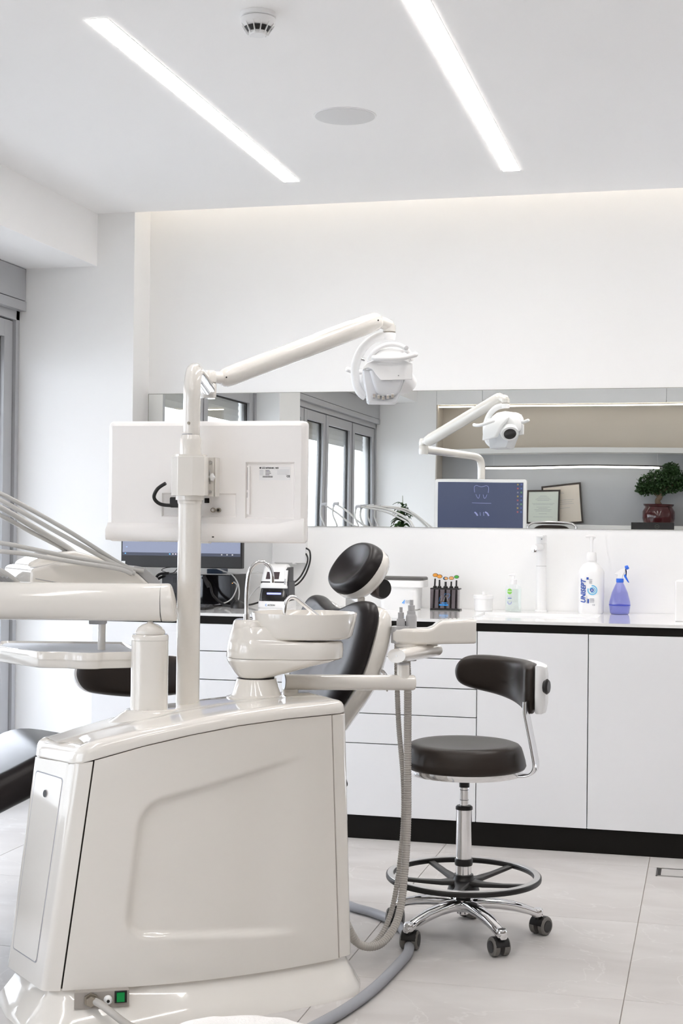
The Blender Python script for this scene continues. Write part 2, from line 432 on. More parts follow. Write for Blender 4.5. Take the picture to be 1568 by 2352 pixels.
for k in range(9):
    f_ = obj('window', MB().box(-0.02, 0.03, -19+k*4.6, -17.6+k*4.6, 4.1, 5.7), ALU, nb, sharp=0)
    obj('window_glass', MB().box(0.03, 0.035, -18.9+k*4.6, -17.7+k*4.6, 4.2, 5.6), BLACKG, f_, sharp=0)
struct(obj('street_ground', MB().box(-13.5, -7.4, -25, 30, -4.1, -4.0), mat('asphalt', (0.2, 0.2, 0.2), 0.9, var=0.1), sharp=0))

# ------------------------------------------------------------------ fixed lighting
def strip_light(x0, x1, y0, y1, label):
    t = thing('recessed_light', label, 'ceiling light', ((x0+x1)/2, (y0+y1)/2, ZC), group='recessed strip lights')
    w, l = (x1-x0)/2, (y1-y0)/2
    obj('diffuser', MB().prism(rrect(-w, w, -l, l, 0.004, 3), -0.0025, 0.004), LED, t, sharp=0)
    obj('trim_frame', MB().prism(rrect(-w-0.0015, w+0.0015, -l-0.0015, l+0.0015, 0.005, 3), -0.0012, 0.003), W_CEIL, t, sharp=0)
    la = bpy.data.lights.new('strip_lamp', 'AREA'); la.shape = 'RECTANGLE'; la.size = x1-x0; la.size_y = y1-y0
    la.energy = STRIP_WATTS; la.color = (1.0, 0.955, 0.915); la.spread = R(125)
    lo = bpy.data.objects.new('strip_lamp', la); C.objects.link(lo); lo.parent = t; lo.location = (0, 0, -0.004)
    return t
strip_light(-1.752, -1.684, 3.88, 5.908, 'long recessed white strip light in the ceiling on the window side')
strip_light(-0.826, -0.757, 3.88, 5.905, 'long recessed white strip light in the ceiling away from the windows')
strip_light(0.102, 0.170, 3.88, 5.905, 'added unseen strip light in the ceiling, over the sink end of the worktop')  # extra strip added out of view to brighten the right side
for x_, nm_ in ((-1.718, 'by the windows'), (-0.7915, 'along the room middle'), (0.136, 'near the inner side')):
    strip_light(x_-0.034, x_+0.034, 0.75, 2.78, 'added unseen rear row strip light in the ceiling ' + nm_)  # whole row added behind the camera to balance the light
ld = thing('cove_light', 'warm hidden strip light in the ceiling cove above the mirror wall', 'cove light', (0, 6.50, 2.929))
obj('led_strip', MB().box(XN+0.02, XR-0.02, -0.03, 0.0, -0.008, 0.0), LEDC, ld, sharp=0)

# smoke detector
sd = thing('smoke_detector', 'round white smoke detector with dark vents on the ceiling', 'smoke detector', (-1.25, 3.94, ZC))
obj('base', MB().lathe([(0.047, -0.013), (0.051, -0.011), (0.051, 0)], 40), BRIGHT, sd)
bd = obj('body', MB().lathe([(0.0225, -0.062), (0.0255, -0.058), (0.0265, -0.052), (0.038, -0.039), (0.047, -0.031), (0.0495, -0.024), (0.0495, -0.016), (0.046, -0.0145)], 48), BRIGHT, sd)
for k in range(12):
    a = 2*math.pi*k/12
    m = Matrix.Rotation(a, 4, 'Z')
    obj('rib', MB().add([(0.026, -0.0012, -0.060), (0.026, 0.0012, -0.060), (0.044, 0.0012, -0.030), (0.044, -0.0012, -0.030), (0.030, -0.0012, -0.060), (0.030, 0.0012, -0.060), (0.048, 0.0012, -0.032), (0.048, -0.0012, -0.032)], [(0,1,2,3),(4,7,6,5),(0,4,5,1),(1,5,6,2),(2,6,7,3),(3,7,4,0)], m), BRIGHT, sd, sharp=0)
    m2 = Matrix.Rotation(a+math.pi/12, 4, 'Z')
    obj('vent', MB().add([(0.0272, -0.0052, -0.053), (0.0272, 0.0052, -0.053), (0.0376, 0.0075, -0.0405), (0.0376, -0.0075, -0.0405), (0.0300, -0.0052, -0.0535), (0.0300, 0.0052, -0.0535), (0.0395, 0.0075, -0.0412), (0.0395, -0.0075, -0.0412)], [(0,1,2,3),(4,7,6,5),(0,4,5,1),(1,5,6,2),(2,6,7,3),(3,7,4,0)], m2), BLACKP, bd, sharp=0)

# ceiling loudspeaker
cs = thing('ceiling_speaker', 'round flush white ceiling loudspeaker with pale grey grille', 'speaker', (-1.26, 4.995, ZC))
obj('rim', MB().lathe([(0.104, -0.004), (0.110, -0.0025), (0.111, 0)], 56), BRIGHT, cs)
obj('grille', MB().lathe([(0.0, -0.0065), (0.098, -0.006), (0.1055, -0.0045), (0.1055, -0.001)], 56), mat('speaker_grille', (0.72, 0.72, 0.72), 0.7, bump=0.3, bscale=900), cs)

# floor hatch
fh = thing('floor_socket', 'flush rectangular floor socket with metal rim and tile lid', 'floor socket', (0, 0, 0))
fh.location = (-0.184, 5.50, 0)
obj('rim', MB().box(0, 0.25, 0, 0.006, 0, 0.0022).box(0, 0.25, 0.121, 0.127, 0, 0.0022).box(0, 0.007, 0, 0.127, 0, 0.0022).box(0.243, 0.25, 0, 0.127, 0, 0.0022), STEEL, fh, sharp=0)
obj('gap', MB().box(0.007, 0.243, 0.006, 0.121, 0, 0.0008), GASK, fh, sharp=0)
obj('lid', MB().box(0.018, 0.24, 0.009, 0.118, 0, 0.0018), mat('lid_tile', (0.5, 0.485, 0.47), 0.45, var=0.03), fh, sharp=0)

# ------------------------------------------------------------------ wall mirror
mi = thing('wall_mirror', 'wide frameless mirror strip on the white back wall', 'mirror', (XN, YW, 1.268))
obj('glass', MB().box(0.003, 4.6, -0.004, 0.0, 0, 0.619), MIRROR, mi, sharp=0)
obj('edge', MB().box(0.0, 4.6, -0.0042, 0.0, 0.619, 0.6215).box(0.0, 0.003, -0.0042, 0, 0, 0.6215).box(0, 4.6, -0.0042, 0, -0.002, 0), mat('mirror_edge', (0.36, 0.36, 0.33), 0.3), mi, sharp=0)

# ------------------------------------------------------------------ base cabinets, worktop
YD = 5.804
def cabinet(x0, x1, fronts, label, handles=None):
    t = thing('base_cabinet', label, 'cabinet', (x0, YD, 0), group='white base cabinets under the worktop')
    w = x1-x0
    obj('body', MB().box(0.001, w-0.001, 0.0225, 0.735, 0.094, 0.856), CABW, t, sharp=0)
    obj('front_gap', MB().box(0.001, w-0.001, 0.020, 0.0225, 0.096, 0.856), INKK, t, sharp=0)
    for k, (z0, z1) in enumerate(fronts):
        obj('drawer_front' if len(fronts) > 1 else 'door', MB().box(0.0018, w-0.0018, 0.0, 0.0195, z0+0.0018, z1-0.0018), CABW, t, bevel=0.0012)
    return t
DR = [(0.094, 0.388), (0.388, 0.510), (0.510, 0.623), (0.623, 0.742), (0.742, 0.857)]
cabinet(-2.555, -2.085, [(0.094, 0.857)], 'white handleless base cabinet door at the window end of the worktop')
cabinet(-2.085, -1.492, DR, 'white handleless drawer cabinet under the computer keyboard and mouse')
cabinet(-1.492, -0.898, DR, 'white handleless drawer cabinet beside the stool and suction hoses')
cabinet(-0.898, -0.459, [(0.094, 0.857)], 'white single door base cabinet below the sink')
cabinet(-0.459, 0.0, [(0.094, 0.857)], 'white single door base cabinet below the blue spray bottle')
cabinet(0.0, 0.459, [(0.094, 0.857)], 'white single door base cabinet at the far end of the worktop')
pl = thing('cabinet_plinth', 'black plinth board running along the floor under the white cabinets', 'plinth', (-2.55, YD+0.008, 0))
obj('board', MB().box(0, 3.009, 0, 0.016, 0, 0.0935), KICK, pl, bevel=0.001)
wt = thing('worktop', 'glossy white worktop with a black channel under its edge', 'worktop', (-2.575, YD-0.004, 0))
SX0, SX1, SY0, SY1 = 1.625, 2.125, 0.19, 0.55      # sink cut-out in worktop coordinates
WL, WD_ = 3.034, 0.744
tb = MB().box(0, SX0, 0, WD_, 0.889, 0.901).box(SX1, WL, 0, WD_, 0.889, 0.901).box(SX0, SX1, 0, SY0, 0.889, 0.901).box(SX0, SX1, SY1, WD_, 0.889, 0.901)
obj('slab', tb, TOPW, wt, sharp=0)
obj('black_channel', MB().box(0.02, WL, 0.006, 0.03, 0.857, 0.889), KICK, wt, sharp=0)  # recessed black channel under the slab
obj('backing', MB().box(0.02, WL, 0.03, WD_, 0.857, 0.889), CABW, wt, sharp=0)
sk = obj('sink_basin', MB().loft([[(x, y, 0.889) for x, y in rrect(SX0, SX1, SY0, SY1, 0.03)], [(x, y, 0.872) for x, y in rrect(SX0+0.004, SX1-0.004, SY0+0.004, SY1-0.004, 0.03)], [(x, y, 0.872) for x, y in rrect(SX0+0.06, SX1-0.06, SY0+0.06, SY1-0.06, 0.03)]], caps=False), TOPW, wt)
obj('basin_floor', MB().box(SX0+0.05, SX1-0.05, SY0+0.05, SY1-0.05, 0.8715, 0.8722), TOPW, sk, sharp=0)

# tap
tp = thing('tap', 'tall slim white tap standing behind the sink', 'tap', (-0.722, 6.49, 0.901))
obj('column', MB().lathe([(0.026, 0), (0.026, 0.006), (0.0225, 0.008), (0.0225, 0.300), (0.0215, 0.302)], 28), BRIGHT, tp)
obj('joint_ring', MB().lathe([(0.0228, 0.20), (0.0228, 0.2015)], 28), GREYP, tp)
hd = obj('head', MB().lathe([(0.023, 0.303), (0.023, 0.335), (0.0215, 0.338), (0.0, 0.338)], 28), BRIGHT, tp)
obj('lever', MB().box(-0.016, 0.016, -0.07, 0.0, 0.328, 0.337), BRIGHT, hd, bevel=0.003)
obj('indicator', MB().tube([(0.003, -0.0228, 0.320), (0.003, -0.0236, 0.320)], 0.003, 10), INKG, hd)
sp_ = obj('spout', MB().tube([(0, -0.01, 0.284), (-0.008, -0.06, 0.284), (-0.018, -0.125, 0.283)], 0.014, 16), BRIGHT, tp)
obj('aerator', MB().lathe([(0.0105, 0.262), (0.0125, 0.264), (0.0125, 0.276)], 18, (-0.017, -0.113, 0)), CHROME, sp_)

# disinfectant bottle with pump
ub = thing('pump_bottle', 'large white pump bottle printed UNISEPT in blue', 'bottle', (-0.499, 6.44, 0.901))
A14 = R(14)
bodyr = [(0.050, 0.0), (0.054, 0.006), (0.0545, 0.05), (0.0545, 0.165), (0.0545, 0.180), (0.050, 0.192), (0.036, 0.212), (0.024, 0.220), (0.022, 0.225), (0.022, 0.232)]
rings = []
for r, z in bodyr:
    rr_ = r*0.9
    pts_ = rrect(-r, r, -rr_*0.86, rr_*0.86, min(r*0.62, rr_*0.84), 6)
    rings.append([(x, y, z) for x, y in pts_])
obj('bottle_body', MB().loft(rings), BRIGHT, ub, sharp=50)
obj('collar', MB().lathe([(0.0225, 0.229), (0.0235, 0.233), (0.0205, 0.262), (0.017, 0.266)], 24), BRIGHT, ub)
pm = obj('pump_stem', MB().tube([(0, 0, 0.262), (0, 0, 0.325)], 0.0065, 14), BRIGHT, ub)
obj('pump_head', MB().tube([(-0.026, -0.01, 0.333), (-0.01, -0.003, 0.335), (0.003, 0.0, 0.333), (0.016, 0.004, 0.331)], [0.005, 0.008, 0.009, 0.006], 12).lathe([(0.009, 0.318), (0.011, 0.327), (0.009, 0.335)], 16), BRIGHT, pm)
yl = -0.0432
fm = lambda x, z, sx=0.0: plane_m((x, yl, z), (1, 0, 0), (0, 0, 1))
vert = plane_m((-0.0215, yl, 0.046), (0, 0, 1), (-1, 0, 0))
text('UNISEPT', 0.0285, INKB, ub, vert, bold=0.0008, shear=0.25, sx=0.93)
text('Handwash 1L', 0.006, INKG, ub, plane_m((-0.0135, yl, 0.046), (0, 0, 1), (-1, 0, 0)))
text('CE', 0.0095, INKG, ub, fm(0.008, 0.036), bold=0.0002)
obj('printed_block', MB().box(-0.0175, -0.0085, yl-0.0004, yl+0.001, 0.148, 0.158), INKB, ub, sharp=0)
obj('printed_block', MB().box(-0.0125, -0.0065, yl-0.0004, yl+0.001, 0.046, 0.064), INKB, ub, sharp=0)
def ring_print(cx, cz, r0, r1, a0, a1, y, material, parent, n=28):
    mb = MB(); inner = []; outer = []
    v = []; f = []
    for k in range(n+1):
        a = R(a0+(a1-a0)*k/n)
        v += [(cx+r0*math.cos(a), y, cz+r0*math.sin(a)), (cx+r1*math.cos(a), y, cz+r1*math.sin(a))]
    for k in range(n): f.append((2*k, 2*k+1, 2*k+3, 2*k+2))
    mb.add(v, f); return obj('printed_ring', mb, material, parent, sharp=0)
SKYB = mat('light_blue_print', (0.16, 0.50, 0.75), 0.5, var=0.05)
ring_print(0.008, 0.103, 0.0165, 0.0215, -200, 100, yl-0.0004, SKYB, ub)
ring_print(0.008, 0.103, 0.0095, 0.013, -120, 170, yl-0.0004, SKYB, ub)
ring_print(0.006, 0.103, 0.0035, 0.008, 0, 360, yl-0.0004, INKB, ub)
for k in range(5):
    obj('printed_line', MB().box(-0.006, 0.007-0.002*(k % 2), yl-0.0004, yl+0.001, 0.132+0.004*k, 0.1332+0.004*k), INKG, ub, sharp=0)
for k in range(5):
    obj('printed_line', MB().box(-0.002, 0.016, yl-0.0004, yl+0.001, 0.050+0.004*k, 0.0512+0.004*k), INKG, ub, sharp=0)

# blue spray bottle
sb = thing('spray_bottle', 'translucent blue conical trigger spray bottle', 'spray bottle', (-0.3765, 6.43, 0.901))
prof = [(0.036, 0.0), (0.041, 0.006), (0.0455, 0.034), (0.046, 0.042), (0.0445, 0.055), (0.034, 0.094), (0.021, 0.124), (0.0165, 0.132), (0.015, 0.136), (0.0155, 0.139)]
obj('bottle_body', MB().lathe(prof, 36), BLUEP, sb)
obj('water', MB().lathe([(0.034, 0.002), (0.0395, 0.007), (0.044, 0.034), (0.0445, 0.037)], 36), glass_mat('water_blue', (0.90, 0.91, 0.985)), sb)
obj('waist_ring', MB().lathe([(0.0458, 0.0385), (0.0468, 0.040), (0.0458, 0.0415)], 36), mat('blue_plastic', (0.03, 0.06, 0.5), 0.3, var=0.05), sb)
BL = mat('blue_plastic', (0.03, 0.06, 0.5), 0.3)
BL2 = mat('bright_blue_plastic', (0.03, 0.15, 0.72), 0.3, var=0.05)
obj('cap', MB().lathe([(0.0150, 0.137), (0.0160, 0.139), (0.0160, 0.152), (0.0150, 0.154)], 28), BL2, sb)
hd = obj('spray_head', MB().prismy([(-0.013, 0.153), (0.011, 0.153), (0.0115, 0.166), (0.020, 0.180), (0.024, 0.197), (0.018, 0.1985), (0.004, 0.194), (-0.010, 0.184), (-0.024, 0.172), (-0.010, 0.170), (-0.012, 0.164)], -0.010, 0.010), BRIGHT, sb, bevel=0.003, seg=3)
obj('trigger', MB().prismy([(0.017, 0.170), (0.027, 0.176), (0.0275, 0.186), (0.024, 0.196), (0.027, 0.165), (0.040, 0.137), (0.035, 0.138), (0.026, 0.150), (0.018, 0.163)][::1], -0.007, 0.007), BL2, hd, bevel=0.002)
obj('nozzle', MB().tube([(0.022, 0, 0.2), (0.030, 0, 0.2025), (0.036, 0, 0.2055)], [0.0085, 0.0095, 0.008], 16), BL2, hd)

# white box at the end of the worktop
wbx = thing('towel_dispenser', 'white box shaped towel dispenser on the worktop past the spray bottle', 'dispenser', (-0.135, 6.02, 0.901))
obj('housing', MB().box(0, 0.28, 0, 0.2, 0, 0.165), BRIGHT, wbx, bevel=0.006, seg=3)
obj('slot', MB().box(0.05, 0.23, -0.001, 0.004, 0.02, 0.032), INKG, wbx, sharp=0)

# soap bottle
so = thing('soap_bottle', 'clear soap bottle with green Dettol label', 'soap bottle', (-0.836, 6.43, 0.901))
def flatlathe(prof, k=0.62, pw=0.75):
    return [[(x, y, z) for x, y in rrect(-r, r, -r*k, r*k, r*k*pw, 5)] for r, z in prof]
obj('bottle_body', MB().loft(flatlathe([(0.034, 0), (0.0365, 0.004), (0.0345, 0.05), (0.0355, 0.10), (0.033, 0.113), (0.014, 0.121), (0.013, 0.126)])), CLEAR, so, sharp=55)
obj('soap', MB().loft(flatlathe([(0.032, 0.003), (0.0345, 0.007), (0.0325, 0.05), (0.0335, 0.100)])), glass_mat('soap_gel', (0.955, 0.985, 0.975)), so, sharp=55)
obj('collar', MB().lathe([(0.0145, 0.120), (0.0145, 0.140), (0.011, 0.143)], 24), BRIGHT, so)
pp = obj('pump_stem', MB().tube([(0, 0, 0.14), (0, 0, 0.157)], 0.006, 12), BRIGHT, so)
obj('pump_head', MB().tube([(-0.021, -0.004, 0.160), (-0.008, -0.001, 0.1635), (0.008, 0, 0.162)], [0.004, 0.0065, 0.0075], 12), BRIGHT, pp)
yf = -0.0228
GRN = mat('green_label', (0.25, 0.62, 0.10), 0.5, var=0.03)
PALE = mat('pale_label', (0.78, 0.84, 0.84), 0.5, var=0.02)
obj('label_patch', MB().add([(-0.014+0.0105*math.cos(2*math.pi*k/24), yf-0.0004, 0.0895+0.0125*math.sin(2*math.pi*k/24)) for k in range(24)], [tuple(range(24))]), GRN, so, sharp=0)
text('Dettol', 0.0072, BRIGHT, so, plane_m((-0.0232, yf-0.0008, 0.0875), (1, 0, 0), (0, 0, 1)), bold=0.0002)
text('Soft on Skin', 0.0044, INKG, so, plane_m((-0.026, yf-0.0004, 0.0675), (1, 0, 0), (0, 0, 1)))
obj('printed_line', MB().box(-0.0215, -0.0055, yf-0.0006, yf+0.001, 0.058, 0.0612), INKB, so, sharp=0)
ring_print(-0.014, 0.042, 0.006, 0.010, 150, 380, yf-0.0004, mat('lilac_print', (0.42, 0.46, 0.70), 0.5), so)

# jar
jr = thing('lidded_jar', 'small round white jar with knob lid', 'jar', (-0.9685, 6.43, 0.901))
obj('pot', MB().lathe([(0.036, 0), (0.040, 0.004), (0.041, 0.05), (0.041, 0.056)], 40), BRIGHT, jr)
ldj = obj('lid', MB().lathe([(0.0425, 0.053), (0.0445, 0.055), (0.0445, 0.068), (0.042, 0.0705), (0.0, 0.071)], 40), BRIGHT, jr)
obj('knob', MB().lathe([(0.0065, 0.070), (0.0058, 0.076), (0.0066, 0.084), (0.005, 0.086), (0, 0.086)], 20), BRIGHT, ldj)

# composite holder with labelled sticks
rk = thing('instrument_rack', 'small smoked acrylic rack with tooth emblem full of black shade sticks', 'rack', (-1.138, 6.425, 0.901))
obj('base_plate', MB().box(-0.064, 0.070, -0.028, 0.028, 0.0, 0.006), BLACKP, rk, bevel=0.001)
obj('housing', MB().box(-0.064, 0.060, -0.024, 0.024, 0.006, 0.092), SMOKE, rk, sharp=0)
obj('top_plate', MB().box(-0.064, 0.067, -0.027, 0.027, 0.092, 0.098), BLACKP, rk, bevel=0.001)
ORG = mat('orange_disc', (0.80, 0.34, 0.05), 0.5, var=0.03); ORG2 = mat('pale_orange_disc', (0.80, 0.42, 0.16), 0.5, var=0.03); BLD = mat('blue_disc', (0.02, 0.16, 0.38), 0.5, var=0.03); GRD = mat('green_disc', (0.08, 0.40, 0.06), 0.5, var=0.03)
for k, (x, h, lean, col, rd, y, lab) in enumerate([(-0.047, 0.146, 0.006, ORG, 0.0105, 0.0, 'black stick with bright orange oval tag, tallest in the smoked rack'), (-0.026, 0.141, 0.001, ORG, 0.0105, -0.006, 'black stick with orange oval tag leaning beside the tallest one in the rack'), (-0.002, 0.132, -0.002, BLD, 0.0085, 0.006, 'black stick with dark blue tag in the smoked rack'), (0.004, 0.133, 0.003, ORG2, 0.0075, -0.012, 'black stick with narrow peach tag in front of the blue one'), (0.026, 0.134, 0.003, ORG2, 0.0098, 0.0, 'black stick with peach oval tag between the blue and green ones'), (0.049, 0.140, 0.002, GRD, 0.0092, 0.0, 'black stick with green round tag at the end of the rack')]):
    t = thing('shade_stick', lab, 'dental stick', (-1.138+x, 6.425+y, 0.909), group='shade sticks in the smoked rack')
    obj('shaft', MB().tube([(-lean, 0, 0), (0, 0, h-0.015)], [0.0048, 0.0036], 8).lathe([(0.009, 0.090), (0.009, 0.095), (0.0055, 0.099)], 12), BLACKP, t)
    obj('tag_rim', MB().loft([[(lean*0.2+(rd+0.0015)*math.cos(2*math.pi*j/20), yy, h+(rd*0.72+0.0012)*math.sin(2*math.pi*j/20)) for j in range(20)] for yy in (-0.003, 0.003)]), BLACKP, t)
    obj('tag_face', MB().loft([[(lean*0.2+rd*math.cos(2*math.pi*j/20), yy, h+rd*0.7*math.sin(2*math.pi*j/20)) for j in range(20)] for yy in (-0.0036, -0.003)]), col, t, sharp=0)
CYAN = mat('cyan_print', (0.02, 0.30, 0.80), 0.5, var=0.03)
SILV = mat('silver_print', (0.6, 0.6, 0.58), 0.3, metal=0.7)
def stroke(pts, r, material, parent, name='emblem_stroke', n=6, y=-0.0246):
    return obj(name, MB().tube([(x, y, z) for x, z in [(p[0], p[2]) for p in spline([(a, 0, b) for a, b in pts], n)]], r, 6, flat=0.35), material, parent)
stroke([(0.000, 0.066), (0.003, 0.074), (0.010, 0.071), (0.017, 0.073), (0.024, 0.070), (0.022, 0.062), (0.016, 0.053)], 0.0016, CYAN, rk)
stroke([(-0.024, 0.038), (-0.021, 0.052), (-0.019, 0.060)], 0.0016, CYAN, rk)
stroke([(-0.004, 0.040), (0.005, 0.062), (0.008, 0.064), (0.013, 0.050), (0.016, 0.040)], 0.0022, SILV, rk)
stroke([(-0.015, 0.042), (-0.012, 0.058), (-0.012, 0.066)], 0.0014, SILV, rk)
text('GRUPPO', 0.0065, CYAN, rk, plane_m((-0.013, -0.0246, 0.030), (1, 0, 0), (0, 0, 1)), bold=0.0002)
text('MICERIUM', 0.0093, CYAN, rk, plane_m((-0.0235, -0.0246, 0.0205), (1, 0, 0), (0, 0, 1)), bold=0.0006, sx=0.95)

# instrument bath box with grey lid
ib = thing('disinfection_box', 'white plastic disinfection box with dark grey lid behind the headrest', 'box', (-1.40, 6.34, 0.901))
obj('tub', MB().loft([[(x, y, z) for x, y in rrect(-0.02-e, 0.150+e, 0.005-e*0.5, 0.125+e*0.5, 0.025)] for z, e in ((0, -0.006), (0.004, 0), (0.10, 0.004))]), BRIGHT, ib)
obj('rim', MB().loft([[(x, y, z) for x, y in rrect(-0.04, 0.178, -0.006, 0.135, 0.02)] for z in (0.100, 0.132)]), BRIGHT, ib, bevel=0.004)
obj('lid', MB().loft([[(x, y, z) for x, y in rrect(-0.038-e, 0.176+e, -0.005-e, 0.134+e, 0.02)] for z, e in ((0.132, 0), (0.142, 0), (0.1455, -0.004))]), mat('lid_grey', (0.10, 0.095, 0.09), 0.5, var=0.05), ib)
obj('emblem', MB().add([(0.082, 0.0015, 0.030), (0.088, 0.0015, 0.030), (0.097, 0.0015, 0.045), (0.094, 0.0015, 0.045), (0.089, 0.0015, 0.027), (0.0925, 0.0015, 0.027), (0.098, 0.0015, 0.040), (0.0965, 0.0015, 0.040)], [(0, 1, 2, 3), (4, 5, 6, 7)]), CYAN, ib, sharp=0)
text('DÜRR', 0.008, INKG, ib, plane_m((0.100, 0.001, 0.038), (1, 0, 0), (0, 0, 1)))
text('DENTAL', 0.008, INKG, ib, plane_m((0.100, 0.001, 0.030), (1, 0, 0), (0, 0, 1)))

# ------------------------------------------------------------------ computer corner
pm_ = thing('computer_monitor', 'black computer monitor with grey blue desktop on the worktop', 'monitor', (-2.295, 6.18, 0.901), R(0))
obj('panel', MB().box(-0.287, 0.287, 0.0, 0.035, 0.174, 0.54), BLACKP, pm_, bevel=0.004)
SCR = mat('screen_grey_blue', (0.01, 0.012, 0.02), 0.35, emit=(0.150, 0.168, 0.235), es=0.9)
TASK = mat('screen_taskbar', (0.01, 0.01, 0.015), 0.35, emit=(0.022, 0.026, 0.042), es=1.0)
scr = obj('screen', MB().box(-0.279, 0.279, -0.0012, 0.001, 0.228, 0.53), SCR, pm_, sharp=0)
obj('taskbar', MB().box(-0.279, 0.279, -0.0018, 0.001, 0.2265, 0.2405), TASK, pm_, sharp=0)
for k, (x, c) in enumerate([(-0.055, (0.1, 0.4, 0.8)), (-0.04, (0.5, 0.5, 0.5)), (-0.027, (0.6, 0.5, 0.6)), (0.19, (0.4, 0.4, 0.4)), (0.215, (0.4, 0.4, 0.4)), (0.24, (0.5, 0.5, 0.5)), (-0.268, (0.1, 0.35, 0.7)), (-0.262, (0.25, 0.35, 0.55))]):
    z = 0.2325 if k < 7 else 0.262
    obj('screen_icon', MB().box(x, x+0.006, -0.0024, 0, z, z+0.005), mat('icon_%d' % k, (0.01, 0.01, 0.01), 0.4, emit=c, es=0.8), pm_, sharp=0)
obj('sticker', MB().box(-0.283, -0.266, -0.0016, 0.001, 0.184, 0.200), BRIGHT, pm_, sharp=0)
obj('stand_neck', MB().box(0.010, 0.075, 0.02, 0.06, 0.006, 0.25), BLACKP, pm_, bevel=0.004)
obj('stand_foot', MB().prism(rrect(-0.09, 0.16, -0.06, 0.13, 0.02), 0, 0.008), BLACKP, pm_, bevel=0.002)

up_ = thing('battery_backup', 'dark grey battery backup box with vents behind the computer monitor', 'battery backup', (-2.385, 6.315, 0.901))
obj('case', MB().box(-0.052, 0.060, 0, 0.19, 0, 0.142), DARKG, up_, bevel=0.005, seg=3)
for k in range(4):
    obj('vent', MB().box(0.004+k*0.010, 0.009+k*0.010, -0.001, 0.002, 0.10, 0.125), BLACKP, up_, sharp=0)
for k in range(4):
    obj('vent', MB().box(0.004+k*0.010, 0.009+k*0.010, -0.001, 0.002, 0.03, 0.055), BLACKP, up_, sharp=0)
tw = thing('mini_computer', 'black mini computer case with orange light behind the monitor stand', 'computer', (-2.20, 6.34, 0.901))
obj('case', MB().box(-0.07, 0.105, 0, 0.17, 0, 0.140), BLACKG, tw, bevel=0.004)
obj('side_rail', MB().box(0.085, 0.107, -0.003, 0.17, 0, 0.143), BLACKP, tw, bevel=0.003)
obj('power_light', MB().tube([(0.097, -0.0032, 0.103), (0.097, -0.0038, 0.103)], 0.0016, 8), mat('orange_led', (0.3, 0.1, 0.02), 0.4, emit=(1, 0.35, 0.05), es=1.5), tw)
nd = thing('network_switch', 'small blue grey network switch on top of the black mini computer', 'network switch', (-2.235, 6.36, 1.0445))
obj('case', MB().box(0.0, 0.075, 0, 0.08, 0, 0.022), mat('blue_grey_case', (0.03, 0.05, 0.09), 0.4, var=0.05), nd, bevel=0.002)
kb = thing('keyboard', 'black computer keyboard on the worktop below the monitor', 'keyboard', (-2.32, 6.03, 0.901), R(2))
obj('deck', MB().loft([[(x, y, z) for x, y in rrect(-0.20, 0.215, -0.065, 0.065, 0.008)] for z in (0.0, 0.012)]), BLACKP, kb, bevel=0.002)
keym = mesh_of(MB().loft([[(x, y, z) for x, y in rrect(-s_, s_, -s_, s_, 0.0015, 2)] for z, s_ in ((0.012, 0.0085), (0.0185, 0.007))]), 'key', DARKG, 30)
for i in range(20):
    for j in range(6):
        obj('key', keym, None, kb, loc=(-0.188+i*0.0205, -0.052+j*0.0205, 0))
ms = thing('computer_mouse', 'black computer mouse on the worktop next to the keyboard', 'mouse', (-2.025, 6.19, 0.901), R(-60))
rg = []
for k in range(9):
    t_ = k/8; x = -0.052+0.104*t_; w_ = 0.031*math.sqrt(max(0.03, 1-abs(2*t_-1)**3.2)); h_ = 0.034*math.sqrt(max(0.02, 1-abs(2*t_-1.0)**2.6))
    rg.append([(x, w_*math.cos(math.pi*j/10), h_*math.sin(math.pi*j/10)) for j in range(11)])
obj('shell', MB().loft(rg), BLACKP, ms, sharp=60)
obj('scroll_wheel', MB().tube([(-0.022, -0.003, 0.031), (-0.022, 0.003, 0.031)], 0.006, 12), DARKG, ms)
# scanner
sc = thing('plate_scanner', 'white and black dental plate scanner with small display and blue glowing slot', 'scanner', (-1.885, 6.27, 0.901), R(4))
def slab(prof, w0, w1):   # rings over z: (z, yfront, yback, halfwidth)
    return MB().loft([[(x, y, z) for x, y in rrect(-hw, hw, yf_, yb_, 0.014, 4)] for z, yf_, yb_, hw in prof])
obj('foot', slab([(0.0, -0.030, 0.17, 0.066), (0.004, -0.033, 0.17, 0.068), (0.026, -0.031, 0.17, 0.067), (0.030, -0.028, 0.17, 0.066)], 0, 0), BRIGHT, sc)
obj('dark_front', slab([(0.028, -0.016, 0.16, 0.066), (0.060, -0.012, 0.16, 0.064), (0.090, -0.004, 0.15, 0.060)], 0, 0), BLACKG, sc)
obj('slot_glow', MB().box(-0.030, 0.034, -0.0150, 0.0, 0.060, 0.068), mat('blue_glow', (0.1, 0.1, 0.3), 0.3, emit=(0.25, 0.28, 0.95), es=1.1), sc, bevel=0.001)
obj('collar', slab([(0.088, -0.016, 0.15, 0.064), (0.094, -0.018, 0.15, 0.064), (0.112, -0.012, 0.14, 0.060)], 0, 0), BRIGHT, sc)
obj('dark_band', slab([(0.110, -0.012, 0.14, 0.062), (0.118, -0.010, 0.14, 0.061)], 0, 0), DARKG, sc)
hd = obj('head', slab([(0.117, -0.010, 0.13, 0.059), (0.140, -0.002, 0.13, 0.057), (0.178, 0.014, 0.12, 0.053), (0.190, 0.030, 0.11, 0.046), (0.1935, 0.04, 0.10, 0.04)], 0, 0), BRIGHT, sc)
